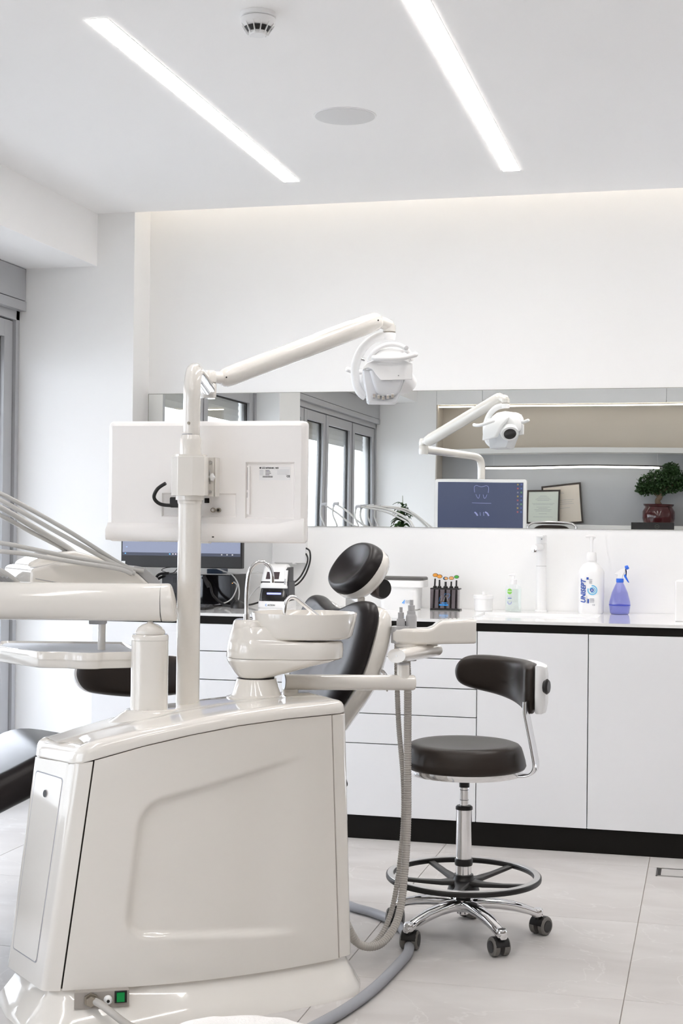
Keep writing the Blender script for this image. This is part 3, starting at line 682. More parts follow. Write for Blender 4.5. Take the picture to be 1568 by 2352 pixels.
obj('display', MB().add([(-0.038, -0.0065, 0.128), (0.022, -0.0065, 0.128), (0.024, 0.0055, 0.160), (-0.034, 0.0055, 0.160), (-0.038, 0.01, 0.128), (0.022, 0.01, 0.128), (0.024, 0.02, 0.160), (-0.034, 0.02, 0.160)], [(0, 1, 2, 3), (4, 7, 6, 5), (0, 4, 5, 1), (1, 5, 6, 2), (2, 6, 7, 3), (3, 7, 4, 0)]), mat('brown_display', (0.07, 0.05, 0.055), 0.2), hd, sharp=0)
obj('side_trim', MB().box(0.046, 0.069, -0.008, 0.12, 0.03, 0.118).loft([[(x, y, z) for x, y in rrect(0.036, 0.066, yf_, 0.11, 0.01, 4)] for z, yf_ in ((0.118, -0.006), (0.172, 0.016), (0.180, 0.03))]), DARKG, sc, bevel=0.004)
obj('side_plate', MB().loft([[(x, y, z) for x, y in rrect(0.044, 0.0605, yf_, 0.05, 0.004, 3)] for z, yf_ in ((0.095, -0.018), (0.168, 0.008))]), BRIGHT, sc)
text('PSPIX', 0.011, INKG, sc, plane_m((0.056, -0.0165, 0.106), (0, 0.33, 1), (-1, 0, 0)), bold=0.0001)
text('ACTEON', 0.0105, INKK, sc, plane_m((-0.022, -0.0336, 0.010), (1, 0, 0), (0, 0, 1)), sx=0.8)
ring_print(-0.0275, 0.0135, 0.0035, 0.0050, 60, 300, -0.0336, CYAN, sc, 12)
# cable box and cables
bx_ = thing('cable_box', 'white wall mounted cable box under the mirror', 'junction box', (-1.97, 6.51, 1.095))
obj('cover', MB().box(0, 0.163, 0, 0.038, 0, 0.150), BRIGHT, bx_, bevel=0.003)
obj('foot_clip', MB().box(0.0, 0.014, -0.004, 0.02, -0.004, 0.006).box(0.10, 0.115, -0.004, 0.02, -0.006, 0.004), BRIGHT, bx_, bevel=0.001)
def cable(pts, r, material, label, cat='cable', group='cables behind the computer', name='cable'):
    return tag(obj(name, MB().tube(spline(pts, 8), r, 8), material), label, cat, group)
cable([(-1.808, 6.515, 1.165), (-1.785, 6.50, 1.150), (-1.782, 6.49, 1.10), (-1.80, 6.47, 1.04), (-1.83, 6.45, 1.00), (-1.87, 6.43, 0.985)], 0.004, CABLE, 'outer black cable looping from the white wall box to the scanner')
cable([(-1.808, 6.515, 1.14), (-1.795, 6.50, 1.12), (-1.797, 6.49, 1.09), (-1.82, 6.47, 1.035), (-1.85, 6.45, 1.005), (-1.88, 6.43, 1.0)], 0.004, CABLE, 'inner black cable looping from the white wall box to the scanner')
cable([(-2.20, 6.355, 1.075), (-2.12, 6.35, 1.05), (-2.05, 6.36, 1.050), (-1.98, 6.38, 1.053), (-1.92, 6.40, 1.04)], 0.003, CABLEW, 'pale grey cable strung across to the scanner')
cable([(-2.165, 6.37, 1.055), (-2.11, 6.34, 1.045), (-2.07, 6.32, 1.00), (-2.06, 6.30, 0.94), (-2.075, 6.29, 0.906)], 0.003, CABLEW, 'pale grey cable drooping from the network switch to the worktop')
cable([(-2.095, 6.33, 1.01), (-2.075, 6.32, 0.99), (-2.10, 6.30, 0.93), (-2.16, 6.27, 0.907), (-2.22, 6.25, 0.906)], 0.003, CABLEW, 'pale grey cable curling beside the mini computer')
cable([(-1.955, 6.36, 0.995), (-1.985, 6.34, 0.985), (-2.015, 6.31, 0.94), (-2.03, 6.29, 0.906)], 0.0025, CABLEW, 'thin pale cable from the scanner to the worktop')
cable([(-2.235, 6.30, 1.03), (-2.20, 6.30, 1.00), (-2.175, 6.28, 0.95), (-2.12, 6.26, 0.912), (-2.07, 6.24, 0.906), (-2.05, 6.25, 0.915)], 0.006, CABLE, 'thick black adapter cable hanging in front of the mini computer')
cable([(-2.10, 6.32, 0.908), (-2.08, 6.31, 0.925), (-2.05, 6.30, 0.907), (-2.00, 6.31, 0.912), (-1.95, 6.33, 0.93)], 0.004, CABLE, 'tangled black cable lying behind the mouse')
cable([(-2.345, 6.33, 1.02), (-2.42, 6.32, 1.030), (-2.455, 6.30, 1.01), (-2.47, 6.30, 0.96), (-2.46, 6.30, 0.91)], 0.006, CABLE, 'thick black cable over the battery backup')
cable([(-2.40, 6.31, 1.045), (-2.45, 6.30, 1.035), (-2.465, 6.29, 0.98), (-2.44, 6.29, 0.93), (-2.47, 6.29, 0.908)], 0.006, CABLE, 'second thick black cable bunched beside the battery backup')
cable([(-2.345, 6.24, 1.055), (-2.33, 6.23, 1.075), (-2.38, 6.22, 1.072), (-2.40, 6.22, 1.06), (-2.36, 6.23, 1.048), (-2.34, 6.24, 1.058)], 0.0016, CABLE, 'thin black wire loop under the computer monitor')
ad = tag(obj('adapter_plug', MB().tube([(-2.222, 6.285, 1.035), (-2.205, 6.28, 1.005), (-2.198, 6.28, 0.985)], [0.010, 0.012, 0.008], 4), DARKG), 'dark display adapter plug hanging in front of the mini computer', 'adapter')

# ------------------------------------------------------------------ dental unit (side cabinet that carries the arms)
UA = R(37.4)
UO = Vector((-1.5793, 3.4246, 0))
unit = thing('dental_unit', 'large white dental unit cabinet with curved side panel and two posts', 'dental unit', UO, UA)
UM = Matrix.Translation(UO) @ Matrix.Rotation(UA, 4, 'Z')
def lerp(a, b, t): return a+(b-a)*t
def l2(p, q, t): return (lerp(p[0], q[0], t), lerp(p[1], q[1], t))
def vf(u): return 0.333*u*u-0.2544*u
ZS = [(-0.1, 0.640), (0.03, 0.661), (0.073, 0.674), (0.196, 0.706), (0.32, 0.730), (0.451, 0.748), (0.589, 0.758), (0.732, 0.761), (0.90, 0.761)]
def zs(u):
    for (a, za), (b, zb) in zip(ZS, ZS[1:]):
        if u <= b: return lerp(za, zb, (u-a)/(b-a)) if u > a else za
    return ZS[-1][1]
def smooth(a, b, x):
    t = max(0.0, min(1.0, (x-a)/(b-a))); return t*t*(3-2*t)
def fillet(pts, rad, n=5):
    """round the inner corners of an open polyline of 2d points"""
    out = [pts[0]]
    for i in range(1, len(pts)-1):
        p, q, r_ = Vector(pts[i-1]), Vector(pts[i]), Vector(pts[i+1])
        a = q+(p-q).normalized()*min(rad, (p-q).length*0.45); b = q+(r_-q).normalized()*min(rad, (r_-q).length*0.45)
        for k in range(n+1):
            t = k/n; out.append(tuple((1-t)**2*a+2*t*(1-t)*q+t*t*b))
    out.append(pts[-1]); return out
Z0 = 0.092
def plate(name, fn, ns, nt, thick, material, parent, bevel=0.003):
    """thick curved plate, fn(s,t)->(u,v,z) with outward side to the right of +s seen from above"""
    P = [[Vector(fn(i/ns, j/nt)) for i in range(ns+1)] for j in range(nt+1)]
    Q = []
    for j in range(nt+1):
        row = []
        for i in range(ns+1):
            a = P[j][max(i-1, 0)]; b = P[j][min(i+1, ns)]
            d = Vector((b.x-a.x, b.y-a.y, 0)).normalized(); n_ = Vector((d.y, -d.x, 0))
            row.append(P[j][i]-n_*thick)
        Q.append(row)
    mb = MB(); n = ns+1
    v = [p for r_ in P for p in r_]+[p for r_ in Q for p in r_]; o = n*(nt+1); f = []
    for j in range(nt):
        for i in range(ns):
            a = j*n+i
            f.append((a, a+1, a+n+1, a+n)); f.append((o+a, o+a+n, o+a+n+1, o+a+1))
    for i in range(ns):
        f.append((i, o+i, o+i+1, i+1)); a = nt*n+i; f.append((a, a+1, o+a+1, o+a))
    for j in range(nt):
        a = j*n; f.append((a, a+n, o+a+n, o+a)); a = j*n+ns; f.append((a, o+a, o+a+n, a+n))
    mb.add(v, f)
    return obj(name, mb, material, parent, bevel=bevel)
G = 0.0022
FLb, FLt = (-0.044, 0.017), (0.032, 0.001)
PLb, PLt = (0.0, 0.0), (0.073, -0.0168)
PRb, PRt = (0.764, 0.0), (0.732, -0.0078)
RCb, RCt = (0.811, 0.016), (0.782, 0.006)
BRb, BRt = (0.800, 0.250), (0.772, 0.240)
BLb, BLt = (-0.088, 0.262), (-0.030, 0.225)
def zz(u_top, t, g=0.0025): return lerp(Z0, zs(u_top)-g, t)
EQ = [(0.194, 0.553), (0.66, 0.658), (0.66, 0.185), (0.157, 0.223)]
def emboss(u, z):
    def side(p, q):   # distance to the right of p->q
        d = Vector((q[0]-p[0], q[1]-p[1])).normalized(); return (u-p[0])*d.y-(z-p[1])*d.x
    k = 0.018
    a = side(EQ[0], EQ[1]); b = side(EQ[3], EQ[0]); c = side(EQ[2], EQ[3])
    # rounded minimum
    d = min(a, b, c)
    e = [max(0, 0.05-q) for q in (a, b, c)]
    d = 0.05-math.sqrt(sum(q*q for q in e))
    return 0.015*smooth(-0.009, 0.012, d)*(1-smooth(0.50, 0.68, u))
def front(s, t):
    u0, u1 = lerp(PLb[0], PLt[0], t)+G, lerp(PRb[0], PRt[0], t)-G
    u = lerp(u0, u1, s); v = vf(u); z = zz(lerp(PLt[0], PRt[0], s), t)
    d = Vector((1, 0.666*u-0.2544)).normalized()
    e = emboss(u, z)
    return (u-d.y*e, v+d.x*e, z)
plate('side_panel', front, 130, 96, 0.012, WHITE, unit, 0.0045)
def leftface(t): return l2(FLb, FLt, t), l2(BLb, BLt, t)
def leftshell(s, t):
    a = l2(PLb, PLt, t); f_, b = leftface(t)
    c = (b[0]+0.06, b[1]+0.022)
    pts = fillet([c, b, f_, (a[0]-G, a[1])], 0.013, 6)
    L = [0]
    for p, q in zip(pts, pts[1:]): L.append(L[-1]+math.hypot(q[0]-p[0], q[1]-p[1]))
    d = s*L[-1]
    for k in range(len(L)-1):
        if d <= L[k+1]+1e-9:
            p = l2(pts[k], pts[k+1], (d-L[k])/(L[k+1]-L[k])); break
    ut = lerp(-0.03, 0.073, s)
    return (p[0], p[1], zz(max(ut, -0.02) if s < 0.75 else 0.03+(s-0.75)*0.17, t, 0.0045))
plate('end_shell', leftshell, 70, 24, 0.012, WHITE, unit, 0.0045)
def rightshell(s, t):
    a = l2(PRb, PRt, t); c = l2(RCb, RCt, t); b = l2(BRb, BRt, t)
    pts = fillet([(a[0]+G, a[1]+0.001), c, b, (b[0]-0.08, b[1]+0.03)], 0.020, 6)
    L = [0]
    for p, q in zip(pts, pts[1:]): L.append(L[-1]+math.hypot(q[0]-p[0], q[1]-p[1]))
    d = s*L[-1]
    for k in range(len(L)-1):
        if d <= L[k+1]+1e-9:
            p = l2(pts[k], pts[k+1], (d-L[k])/(L[k+1]-L[k])); break
    return (p[0], p[1], zz(0.76, t))
plate('end_shell', rightshell, 50, 16, 0.012, WHITE, unit)
def backp(s, t):
    a = l2(BRb, BRt, t); b = l2(BLb, BLt, t)
    u = lerp(a[0]-0.082, b[0]+0.064, s); v = lerp(a[1]+0.03, b[1]+0.022, s)+0.03*math.sin(math.pi*s)
    return (u, v, zz(lerp(0.75, 0.03, s), t))
plate('back_panel', backp, 30, 10, 0.012, WHITE, unit)
# dark core behind the seams
core = []
for t in (0.0, 1.0):
    ring_ = []
    for k in range(13): ring_.append((lerp(l2(PLb, PLt, t)[0]-0.02, l2(PRb, PRt, t)[0]+0.02, k/12)))
    pts = [(u, vf(u)+(0.0125 if u < 0.1 or u > 0.70 else 0.034), zz(u, t, 0.004)) for u in ring_]
    b = l2(BRb, BRt, t); c = l2(BLb, BLt, t)
    pts += [(b[0]-0.016, b[1]-0.01, zz(0.76, t, 0.004)), (0.4, 0.27, zz(0.4, t, 0.004)), (c[0]+0.018, c[1]-0.01, zz(0.0, t, 0.004))]
    core.append(pts)
obj('core', MB().loft(core), GASK, unit, sharp=0)

# lid: rings around the plan outline, following the seam height
def lid_outline():
    p = [(0.030+0.755*k/30, 0) for k in range(31)]
    fr = [(u, vf(min(u, 0.79))-0.0035) for u, _ in p]
    bk = [(u, 0.245+0.035*math.sin(math.pi*max(0, min(1, u/0.78)))) for u in [0.778-0.812*k/30 for k in range(31)]]
    left = [l2(bk[-1], fr[0], k/10) for k in range(1, 10)]
    right = [l2(fr[-1], bk[0], k/10) for k in range(1, 10)]
    return fr, right, bk, left
fr_, ri_, bk_, le_ = lid_outline()
loop = fr_+ri_+bk_+le_; kind_ = [0]*len(fr_)+[1]*len(ri_)+[0]*len(bk_)+[2]*len(le_)
for it_ in range(2):                                  # soften the four corners
    nl_ = []
    for k in range(len(loop)):
        p, q, r_ = Vector(loop[k-1]), Vector(loop[k]), Vector(loop[(k+1) % len(loop)])
        ang = (q-p).angle(r_-q) if (q-p).length > 1e-6 and (r_-q).length > 1e-6 else 0
        nl_.append(tuple((p+2*q+r_)/4) if ang > 0.25 else loop[k])
    loop = nl_
def inw(k):
    p, r_ = Vector(loop[k-1]), Vector(loop[(k+1) % len(loop)]); d = (r_-p).normalized(); return Vector((-d.y, d.x))
def lid_ring(e, dz, f=0.0):
    out = []
    for k, (u, v) in enumerate(loop):
        n_ = inw(k); m_ = 1.0
        if kind_[k] == 2: m_ = 1.9
        elif kind_[k] == 1: m_ = 1.3
        elif u < 0.10 : m_ = lerp(1.9, 1.0, smooth(0.02, 0.10, u)) if False else 1.0
        q = Vector((u, v))+n_*e*m_
        vm = 0.11
        out.append((q.x, lerp(q.y, vm, f), zs(u)+dz*(1+0.35*(1-smooth(0.0, 0.32, u)))))
    return out
lid = obj('lid', MB().loft([lid_ring(0.010, -0.0005), lid_ring(0.0015, 0.0), lid_ring(0.0, 0.002), lid_ring(0.0, 0.004), lid_ring(0.001, 0.014), lid_ring(0.003, 0.022), lid_ring(0.008, 0.029), lid_ring(0.016, 0.0335), lid_ring(0.024, 0.0348), lid_ring(0.030, 0.0352), lid_ring(0.034, 0.0358, 0.3), lid_ring(0.036, 0.0362, 0.7), lid_ring(0.036, 0.0364, 0.97)]), WHITE, unit, sharp=50)

# service door on the window-side end
def lf(a, t, off):
    f_, b = leftface(t); p = l2(f_, b, a); d = Vector((b[0]-f_[0], b[1]-f_[1])).normalized()
    n_ = Vector((-d.y, d.x)); n_ = n_ if n_.x < 0 else -n_
    return (p[0]+n_.x*off, p[1]+n_.y*off, lerp(Z0, 0.655, t))
def door_plate(a0, a1, t0, t1, o0, o1, rad=0.02):
    pl_ = rrect(a0*0.23, a1*0.23, t0*0.57, t1*0.57, rad*0.5, 4)
    return MB().loft([[lf(x/0.23, y/0.57, o) for x, y in pl_] for o in (o0, o1)])
obj('door_gap', door_plate(0.235, 0.895, 0.095, 0.935, -0.003, 0.0006), INKG, unit, sharp=0)
dr = obj('service_door', door_plate(0.25, 0.88, 0.10, 0.93, -0.003, 0.0018), WHITE, unit, bevel=0.0008)
def hole(k_, o0, o1): return MB().loft([[lf(0.58+0.040*k_*math.cos(2*math.pi*k/24), 0.845+0.0165*k_*math.sin(2*math.pi*k/24), o) for k in range(24)] for o in (o0, o1)])
obj('lock_rim', hole(1.08, -0.002, 0.0045), GREYP, dr, sharp=30)
obj('lock_hole', hole(1.0, 0.0, 0.0052), BLACKP, dr, sharp=30)

# flared foot
def outline(off):
    pts = []
    for k in range(15):
        u = lerp(-0.03, 0.79, k/14); d = Vector((1, 0.666*u-0.2544)).normalized()
        pts.append((u+d.y*off, vf(u)-d.x*off))
    pts += [(0.812+off*0.7, 0.05), (0.805+off*0.7, 0.20), (0.77+off*0.5, 0.26+off*0.7), (0.4, 0.295+off), (0.0, 0.275+off), (-0.07-off*0.7, 0.25+off*0.6), (-0.062-off*0.9, 0.13), (-0.045-off*0.9, 0.04-off*0.3)]
    return pts
foot = MB().loft([[(x, y, z) for x, y in outline(o)] for o, z in ((-0.012, 0.094), (-0.010, 0.084), (0.004, 0.066), (0.030, 0.036), (0.052, 0.012), (0.056, 0.0))])
obj('foot', foot, WHITE, unit, sharp=50)
# connection plate
def fp(u, z, off):
    d = Vector((1, 0.666*u-0.2544)).normalized(); return (u+d.y*off, vf(u)-d.x*off, z)
obj('connection_plate', MB().loft([[fp(0.032, z, o), fp(0.165, z, o)] + [fp(0.165, z, -0.02), fp(0.032, z, -0.02)] for z, o in ((0.052, 0.024), (0.093, 0.024))]), mat('grey_metal_plate', (0.36, 0.33, 0.30), 0.4, var=0.05), unit, bevel=0.001)
n0 = Vector(fp(0.075, 0, 1))-Vector(fp(0.075, 0, 0))
p0 = Vector(fp(0.072, 0.074, 0.024))
gl = obj('cable_gland', MB().tube([p0-n0*0.002, p0+n0*0.006], 0.0185, 6).tube([p0+n0*0.006, p0+n0*0.018], 0.0135, 6), BRASS, unit, bevel=0.001)
p1 = Vector(fp(0.113, 0.072, 0.024))
obj('small_gland', MB().tube([p1-n0*0.002, p1+n0*0.008, p1+n0*0.014], [0.011, 0.011, 0.007], 12), BRIGHT, unit)
obj('gland_hole', MB().tube([p1+n0*0.0138, p1+n0*0.0145], 0.004, 10), BLACKP, unit)
sw = obj('switch_frame', MB().loft([[fp(0.129, z, o), fp(0.159, z, o), fp(0.159, z, 0.02), fp(0.129, z, 0.02)] for z, o in ((0.062, 0.0265), (0.0925, 0.0265))]), BLACKP, unit, bevel=0.001)
obj('green_switch', MB().loft([[fp(0.134, z, o), fp(0.153, z, o), fp(0.153, z, 0.02), fp(0.134, z, 0.02)] for z, o in ((0.066, 0.031), (0.077, 0.0285), (0.0885, 0.031))]), mat('green_lamp', (0.0, 0.16, 0.03), 0.3, emit=(0.0, 0.16, 0.04), es=0.25), sw, label='lit green rocker switch')

# post collars and posts
PC = (0.274, 0.186); PP = (0.400, 0.242)
def oval(e, z):
    c, s_ = math.cos(0.37), math.sin(0.37); pts = []
    mx, my = (PC[0]+PP[0])/2, (PC[1]+PP[1])/2
    for k in range(40):
        a = 2*math.pi*k/40; x = math.copysign(abs(math.cos(a))**0.8, math.cos(a))*(0.132+e); y = math.copysign(abs(math.sin(a))**0.8, math.sin(a))*(0.058+e)
        pts.append((mx+x*c-y*s_, my+x*s_+y*c, z))
    return pts
obj('post_collar', MB().loft([oval(0.052, 0.735), oval(0.030, 0.748), oval(0.012, 0.762), oval(0.004, 0.766), oval(0.003, 0.7685), oval(0.0, 0.7705), oval(-0.006, 0.771), oval(-0.03, 0.771)]), WHITE, unit, sharp=50)
def stadium(cx, cy, rx, ry, ang, z, n=40, pw=3.0):
    c, s_ = math.cos(ang), math.sin(ang); out = []
    for x, y in ellipse(rx, ry, n, pw): out.append((cx+x*c-y*s_, cy+x*s_+y*c, z))
    return out
VA = YAW-UA
post = obj('arm_post', MB().loft([stadium(PC[0], PC[1], 0.0500, 0.040, VA, z, pw=2.6) for z in (0.766, 0.957)]), WHITE, unit)
obj('post_cap', MB().loft([stadium(PC[0], PC[1], 0.0500+e, 0.040+e, VA, z, pw=2.6) for e, z in ((0.0003, 0.9575), (0.0003, 0.968), (-0.003, 0.973), (-0.012, 0.974))]), WHITE, post)
pole = obj('pole', MB().lathe([(0.0325, 0.766), (0.0325, 1.350)], 40, (PP[0], PP[1], 0)), WHITE, unit)
bw = MB()
oct_ = [(-0.050, -0.020), (-0.030, -0.046), (0.012, -0.050), (0.044, -0.040), (0.050, -0.01), (0.050, 0.03), (0.03, 0.046), (-0.03, 0.046), (-0.050, 0.02)]
cA, sA = math.cos(VA), math.sin(VA)
octp = [(PP[0]+x*cA-y*sA, PP[1]+x*sA+y*cA) for x, y in oct_]
obj('clamp_housing', MB().prism(octp, 1.352, 1.4615), WHITE, unit, bevel=0.002, sharp=20)
obj('clamp_rim', MB().prism([(PP[0]+(x-PP[0])*0.9, PP[1]+(y-PP[1])*0.9) for x, y in octp], 1.4615, 1.4665), WHITE, unit)
obj('clamp_ring', MB().lathe([(0.034, 1.330), (0.0355, 1.3405), (0.040, 1.3405), (0.040, 1.352)], 36, (PP[0], PP[1], 0)), WHITE, unit)
obj('upper_socket', MB().lathe([(0.0305, 1.464), (0.0305, 1.508), (0.0295, 1.512), (0.0255, 1.522)], 36, (PP[0], PP[1], 0)), WHITE, unit)
pw_ = UM @ Vector((PP[0], PP[1], 0))   # pole in room coordinates

# ------------------------------------------------------------------ wall-side monitor carried by the pole
dm = thing('dental_monitor', 'white flat monitor seen from behind, clamped to the unit pole', 'monitor', (-1.396, 3.9675, 1.222), R(3.4))
hw = 0.2925
def rr3(x0, x1, z0, z1, rad, y): return [(x, y, z) for x, z in rrect(x0, x1, z0, z1, rad, 5)]
# back shell with two recesses is built as a frame of pieces that meet flush
fs = MB()
rec1 = (0.118, 0.260, 0.069, 0.229)     # x0,x1,z0,z1 label recess
rec2 = (-0.128, 0.092, 0.072, 0.140)    # socket recess
xs_ = sorted({-hw+0.014, rec2[0], rec2[1], rec1[0], rec1[1], hw-0.014}); zs_ = sorted({0.052, rec1[2], rec2[2], rec2[3], rec1[3], 0.332})
inr = lambda x, z, r_: r_[0] < x < r_[1] and r_[2] < z < r_[3]
for a, b in zip(xs_, xs_[1:]):
    for c, d in zip(zs_, zs_[1:]):
        x, z = (a+b)/2, (c+d)/2
        if inr(x, z, rec1): continue
        if inr(x, z, rec2): continue
        fs.add([(a, -0.020, c), (b, -0.020, c), (b, -0.020, d), (a, -0.020, d)], [(0, 1, 2, 3)])
def rim(r_, dpt):
    x0, x1, z0, z1 = r_
    o = [(x0, -0.020, z0), (x1, -0.020, z0), (x1, -0.020, z1), (x0, -0.020, z1)]; e = 0.004
    i_ = [(x0+e, -0.020+dpt, z0+e), (x1-e, -0.020+dpt, z0+e), (x1-e, -0.020+dpt, z1-e), (x0+e, -0.020+dpt, z1-e)]
    fs.add(o+i_, [(0, 1, 5, 4), (1, 2, 6, 5), (2, 3, 7, 6), (3, 0, 4, 7), (4, 5, 6, 7)])
rim(rec1, 0.009); rim(rec2, 0.007)
MONW = mat('monitor_shell_white', (0.90, 0.88, 0.865), 0.42, var=0.006, vscale=4)
obj('back_cover', fs, MONW, dm, sharp=30)
obj('back_edge', MB().loft([rr3(-hw+e, hw-e, e*0.6, 0.346-e, 0.014, y) for e, y in ((0.0, 0.006), (0.0, -0.006), (0.004, -0.0125), (0.0142, -0.0199))], caps=False), MONW, dm, sharp=60)
ch = []
for k in range(25):
    x = lerp(-hw+0.002, hw-0.004, k/24); e = smooth(hw-0.10, hw-0.004, x); top = 0.040+0.016*e; prot = 0.018*(1-0.85*e)
    ch.append([(x, -0.008, 0.003), (x, -0.016-prot, 0.004), (x, -0.021-prot, 0.012), (x, -0.021-prot, top-0.006), (x, -0.020-prot*0.4, top+0.004), (x, -0.0195, top+0.014), (x, -0.008, top+0.014)])
obj('chin', MB().loft(ch), MONW, dm, sharp=50)
obj('lock_slot', MB().box(0.027, 0.033, -0.0394, -0.036, 0.014, 0.0175), BLACKP, dm, sharp=0)
obj('foot_clip', MB().box(-0.02, 0.015, -0.03, 0.0, -0.003, 0.006), MONW, dm, bevel=0.001)
BZ = mat('monitor_bezel_white', (0.74, 0.74, 0.73), 0.35)
obj('bezel', MB().loft([rr3(-hw, hw, 0.0, 0.346, 0.012, y) for y in (0.0055, 0.018)]), BZ, dm, bevel=0.002)
DESK = mat('screen_desktop', (0.01, 0.012, 0.02), 0.25, emit=(0.027, 0.033, 0.062), es=1.0)
scrn = obj('screen', MB().box(-hw+0.019, hw-0.019, 0.0175, 0.0188, 0.030, 0.327), DESK, dm, sharp=0)
LIL = mat('screen_logo', (0.05, 0.05, 0.08), 0.4, emit=(0.12, 0.13, 0.24), es=1.0)
def sstroke(pts, r=0.0022): return obj('screen_mark', MB().tube([(x, 0.019, z) for x, z in [(p[0], p[2]) for p in spline([(a, 0, b) for a, b in pts], 6)]], r, 6, flat=0.3), LIL, scrn)
cx0 = 0.010
sstroke([(cx0+0.044, 0.262), (cx0+0.046, 0.295), (cx0+0.034, 0.306), (cx0+0.015, 0.302), (cx0, 0.298), (cx0-0.015, 0.302), (cx0-0.034, 0.306), (cx0-0.046, 0.295), (cx0-0.044, 0.262)], 0.0048)
sstroke([(cx0+0.036, 0.250), (cx0+0.026, 0.230), (cx0+0.017, 0.228), (cx0+0.011, 0.250)], 0.0048)
sstroke([(cx0-0.036, 0.250), (cx0-0.026, 0.230), (cx0-0.017, 0.228), (cx0-0.011, 0.250)], 0.0048)
sstroke([(cx0+0.062, 0.196), (cx0-0.062, 0.196)], 0.0012)
sstroke([(cx0+0.046, 0.116), (cx0+0.036, 0.132), (cx0+0.022, 0.140)], 0.0048); sstroke([(cx0+0.014, 0.116), (cx0+0.012, 0.140)], 0.0048)
sstroke([(cx0-0.008, 0.116), (cx0-0.010, 0.138)], 0.0048); sstroke([(cx0-0.026, 0.116), (cx0-0.036, 0.130), (cx0-0.046, 0.138)], 0.0048)
cols = [(0.10, 0.14, 0.5), (0.5, 0.4, 0.1), (0.10, 0.2, 0.55), (0.5, 0.1, 0.1), (0.15, 0.4, 0.15), (0.3, 0.3, 0.4)]
for k in range(16):
    i_, j_ = k % 2, k//2
    x = hw-0.036-i_*0.022; z = 0.310-j_*0.0245
    obj('screen_icon', MB().box(x, x+0.010, 0.0186, 0.0193, z, z+0.010), mat('desktop_icon_%d' % (k % 6), (0.01, 0.01, 0.02), 0.4, emit=cols[k % 6], es=0.3), scrn, sharp=0)
# markings and sockets on the back (x to the right seen from the camera)
lab = obj('rating_label', MB().box(0.156, 0.246, -0.0122, -0.0112, 0.178, 0.216), BRIGHT, dm, sharp=0)
bm_ = lambda x, z: plane_m((x, -0.0126, z), (1, 0, 0), (0, 0, 1))
text('LG', 0.0070, INKK, dm, bm_(0.1635, 0.2105), bold=0.0002)
ring_print(0.159, 0.2128, 0.0, 0.0026, 0, 360, -0.0126, INKK, dm, 14)
text('24TN510S - WZ', 0.0055, INKK, dm, bm_(0.174, 0.2108), bold=0.0002)
text('CE', 0.008, INKK, dm, bm_(0.2355, 0.1865), bold=0.0002)
for k in range(4):
    obj('printed_line', MB().box(0.157, 0.168, -0.0126, -0.0120, 0.2055-k*0.0042, 0.2063-k*0.0042), INKG, lab, sharp=0)
    obj('printed_line', MB().box(0.174, 0.186+0.002*(k % 3), -0.0126, -0.0120, 0.2052-k*0.0042, 0.2066-k*0.0042), INKK, lab, sharp=0)
    obj('printed_line', MB().box(0.208, 0.243, -0.0126, -0.0120, 0.2065-k*0.0038, 0.2070-k*0.0038), INKG, lab, sharp=0)
for k in range(14):
    obj('bar', MB().box(0.166+k*0.0021, 0.1668+k*0.0021+0.0005*(k % 2), -0.0126, -0.0120, 0.1855, 0.190), INKK, lab, sharp=0)
obj('slot_strip', MB().box(0.1225, 0.130, -0.0215, -0.011, 0.080, 0.218), MONW, dm, bevel=0.001)
obj('slot_gap', MB().box(0.1228, 0.1245, -0.0222, -0.0214, 0.150, 0.214).box(0.1228, 0.1245, -0.0222, -0.0214, 0.128, 0.143), GREYP, dm, sharp=0)
obj('square_socket', MB().box(-0.003, 0.011, -0.016, -0.012, 0.112, 0.126), BLACKP, dm, bevel=0.001)
obj('hdmi_socket', MB().box(-0.022, -0.011, -0.0145, -0.012, 0.114, 0.120), BLACKP, dm, sharp=0)
for x in (0.0235, 0.0395):
    c_ = obj('coax_socket', MB().tube([(x, -0.013, 0.092), (x, -0.022, 0.092)], 0.0068, 18), BRASS, dm)
    obj('coax_core', MB().tube([(x, -0.0218, 0.092), (x, -0.0226, 0.092)], 0.0040, 12), BLACKP if x > 0.03 else CHROME, c_)
# bracket between clamp and monitor
br = obj('bracket', MB().box(0.016, 0.040, -0.060, -0.052, 0.130, 0.240).box(0.036, 0.042, -0.060, -0.020, 0.130, 0.240), WHITE, dm, bevel=0.001)
obj('bracket_arm', MB().box(-0.02, 0.020, -0.072, -0.050, 0.140, 0.230), WHITE, dm, bevel=0.003)
for z in (0.143, 0.226): bolt(br, (0.027, -0.060, z), (0, -1, 0), 0.0048, 0.006, STEEL, 'bolt', 6)
obj('wing_nut', MB().tube([(0.016, -0.066, 0.184), (0.040, -0.066, 0.184)], 0.0035, 8).tube([(0.034, -0.072, 0.174), (0.036, -0.072, 0.184), (0.034, -0.072, 0.194)], [0.004, 0.008, 0.004], 10), BRIGHT, br)
obj('cord', MB().tube([(0.024, -0.0635, 0.205), (0.027, -0.0635, 0.186), (0.024, -0.0635, 0.166)], 0.0018, 6), STEEL, br)
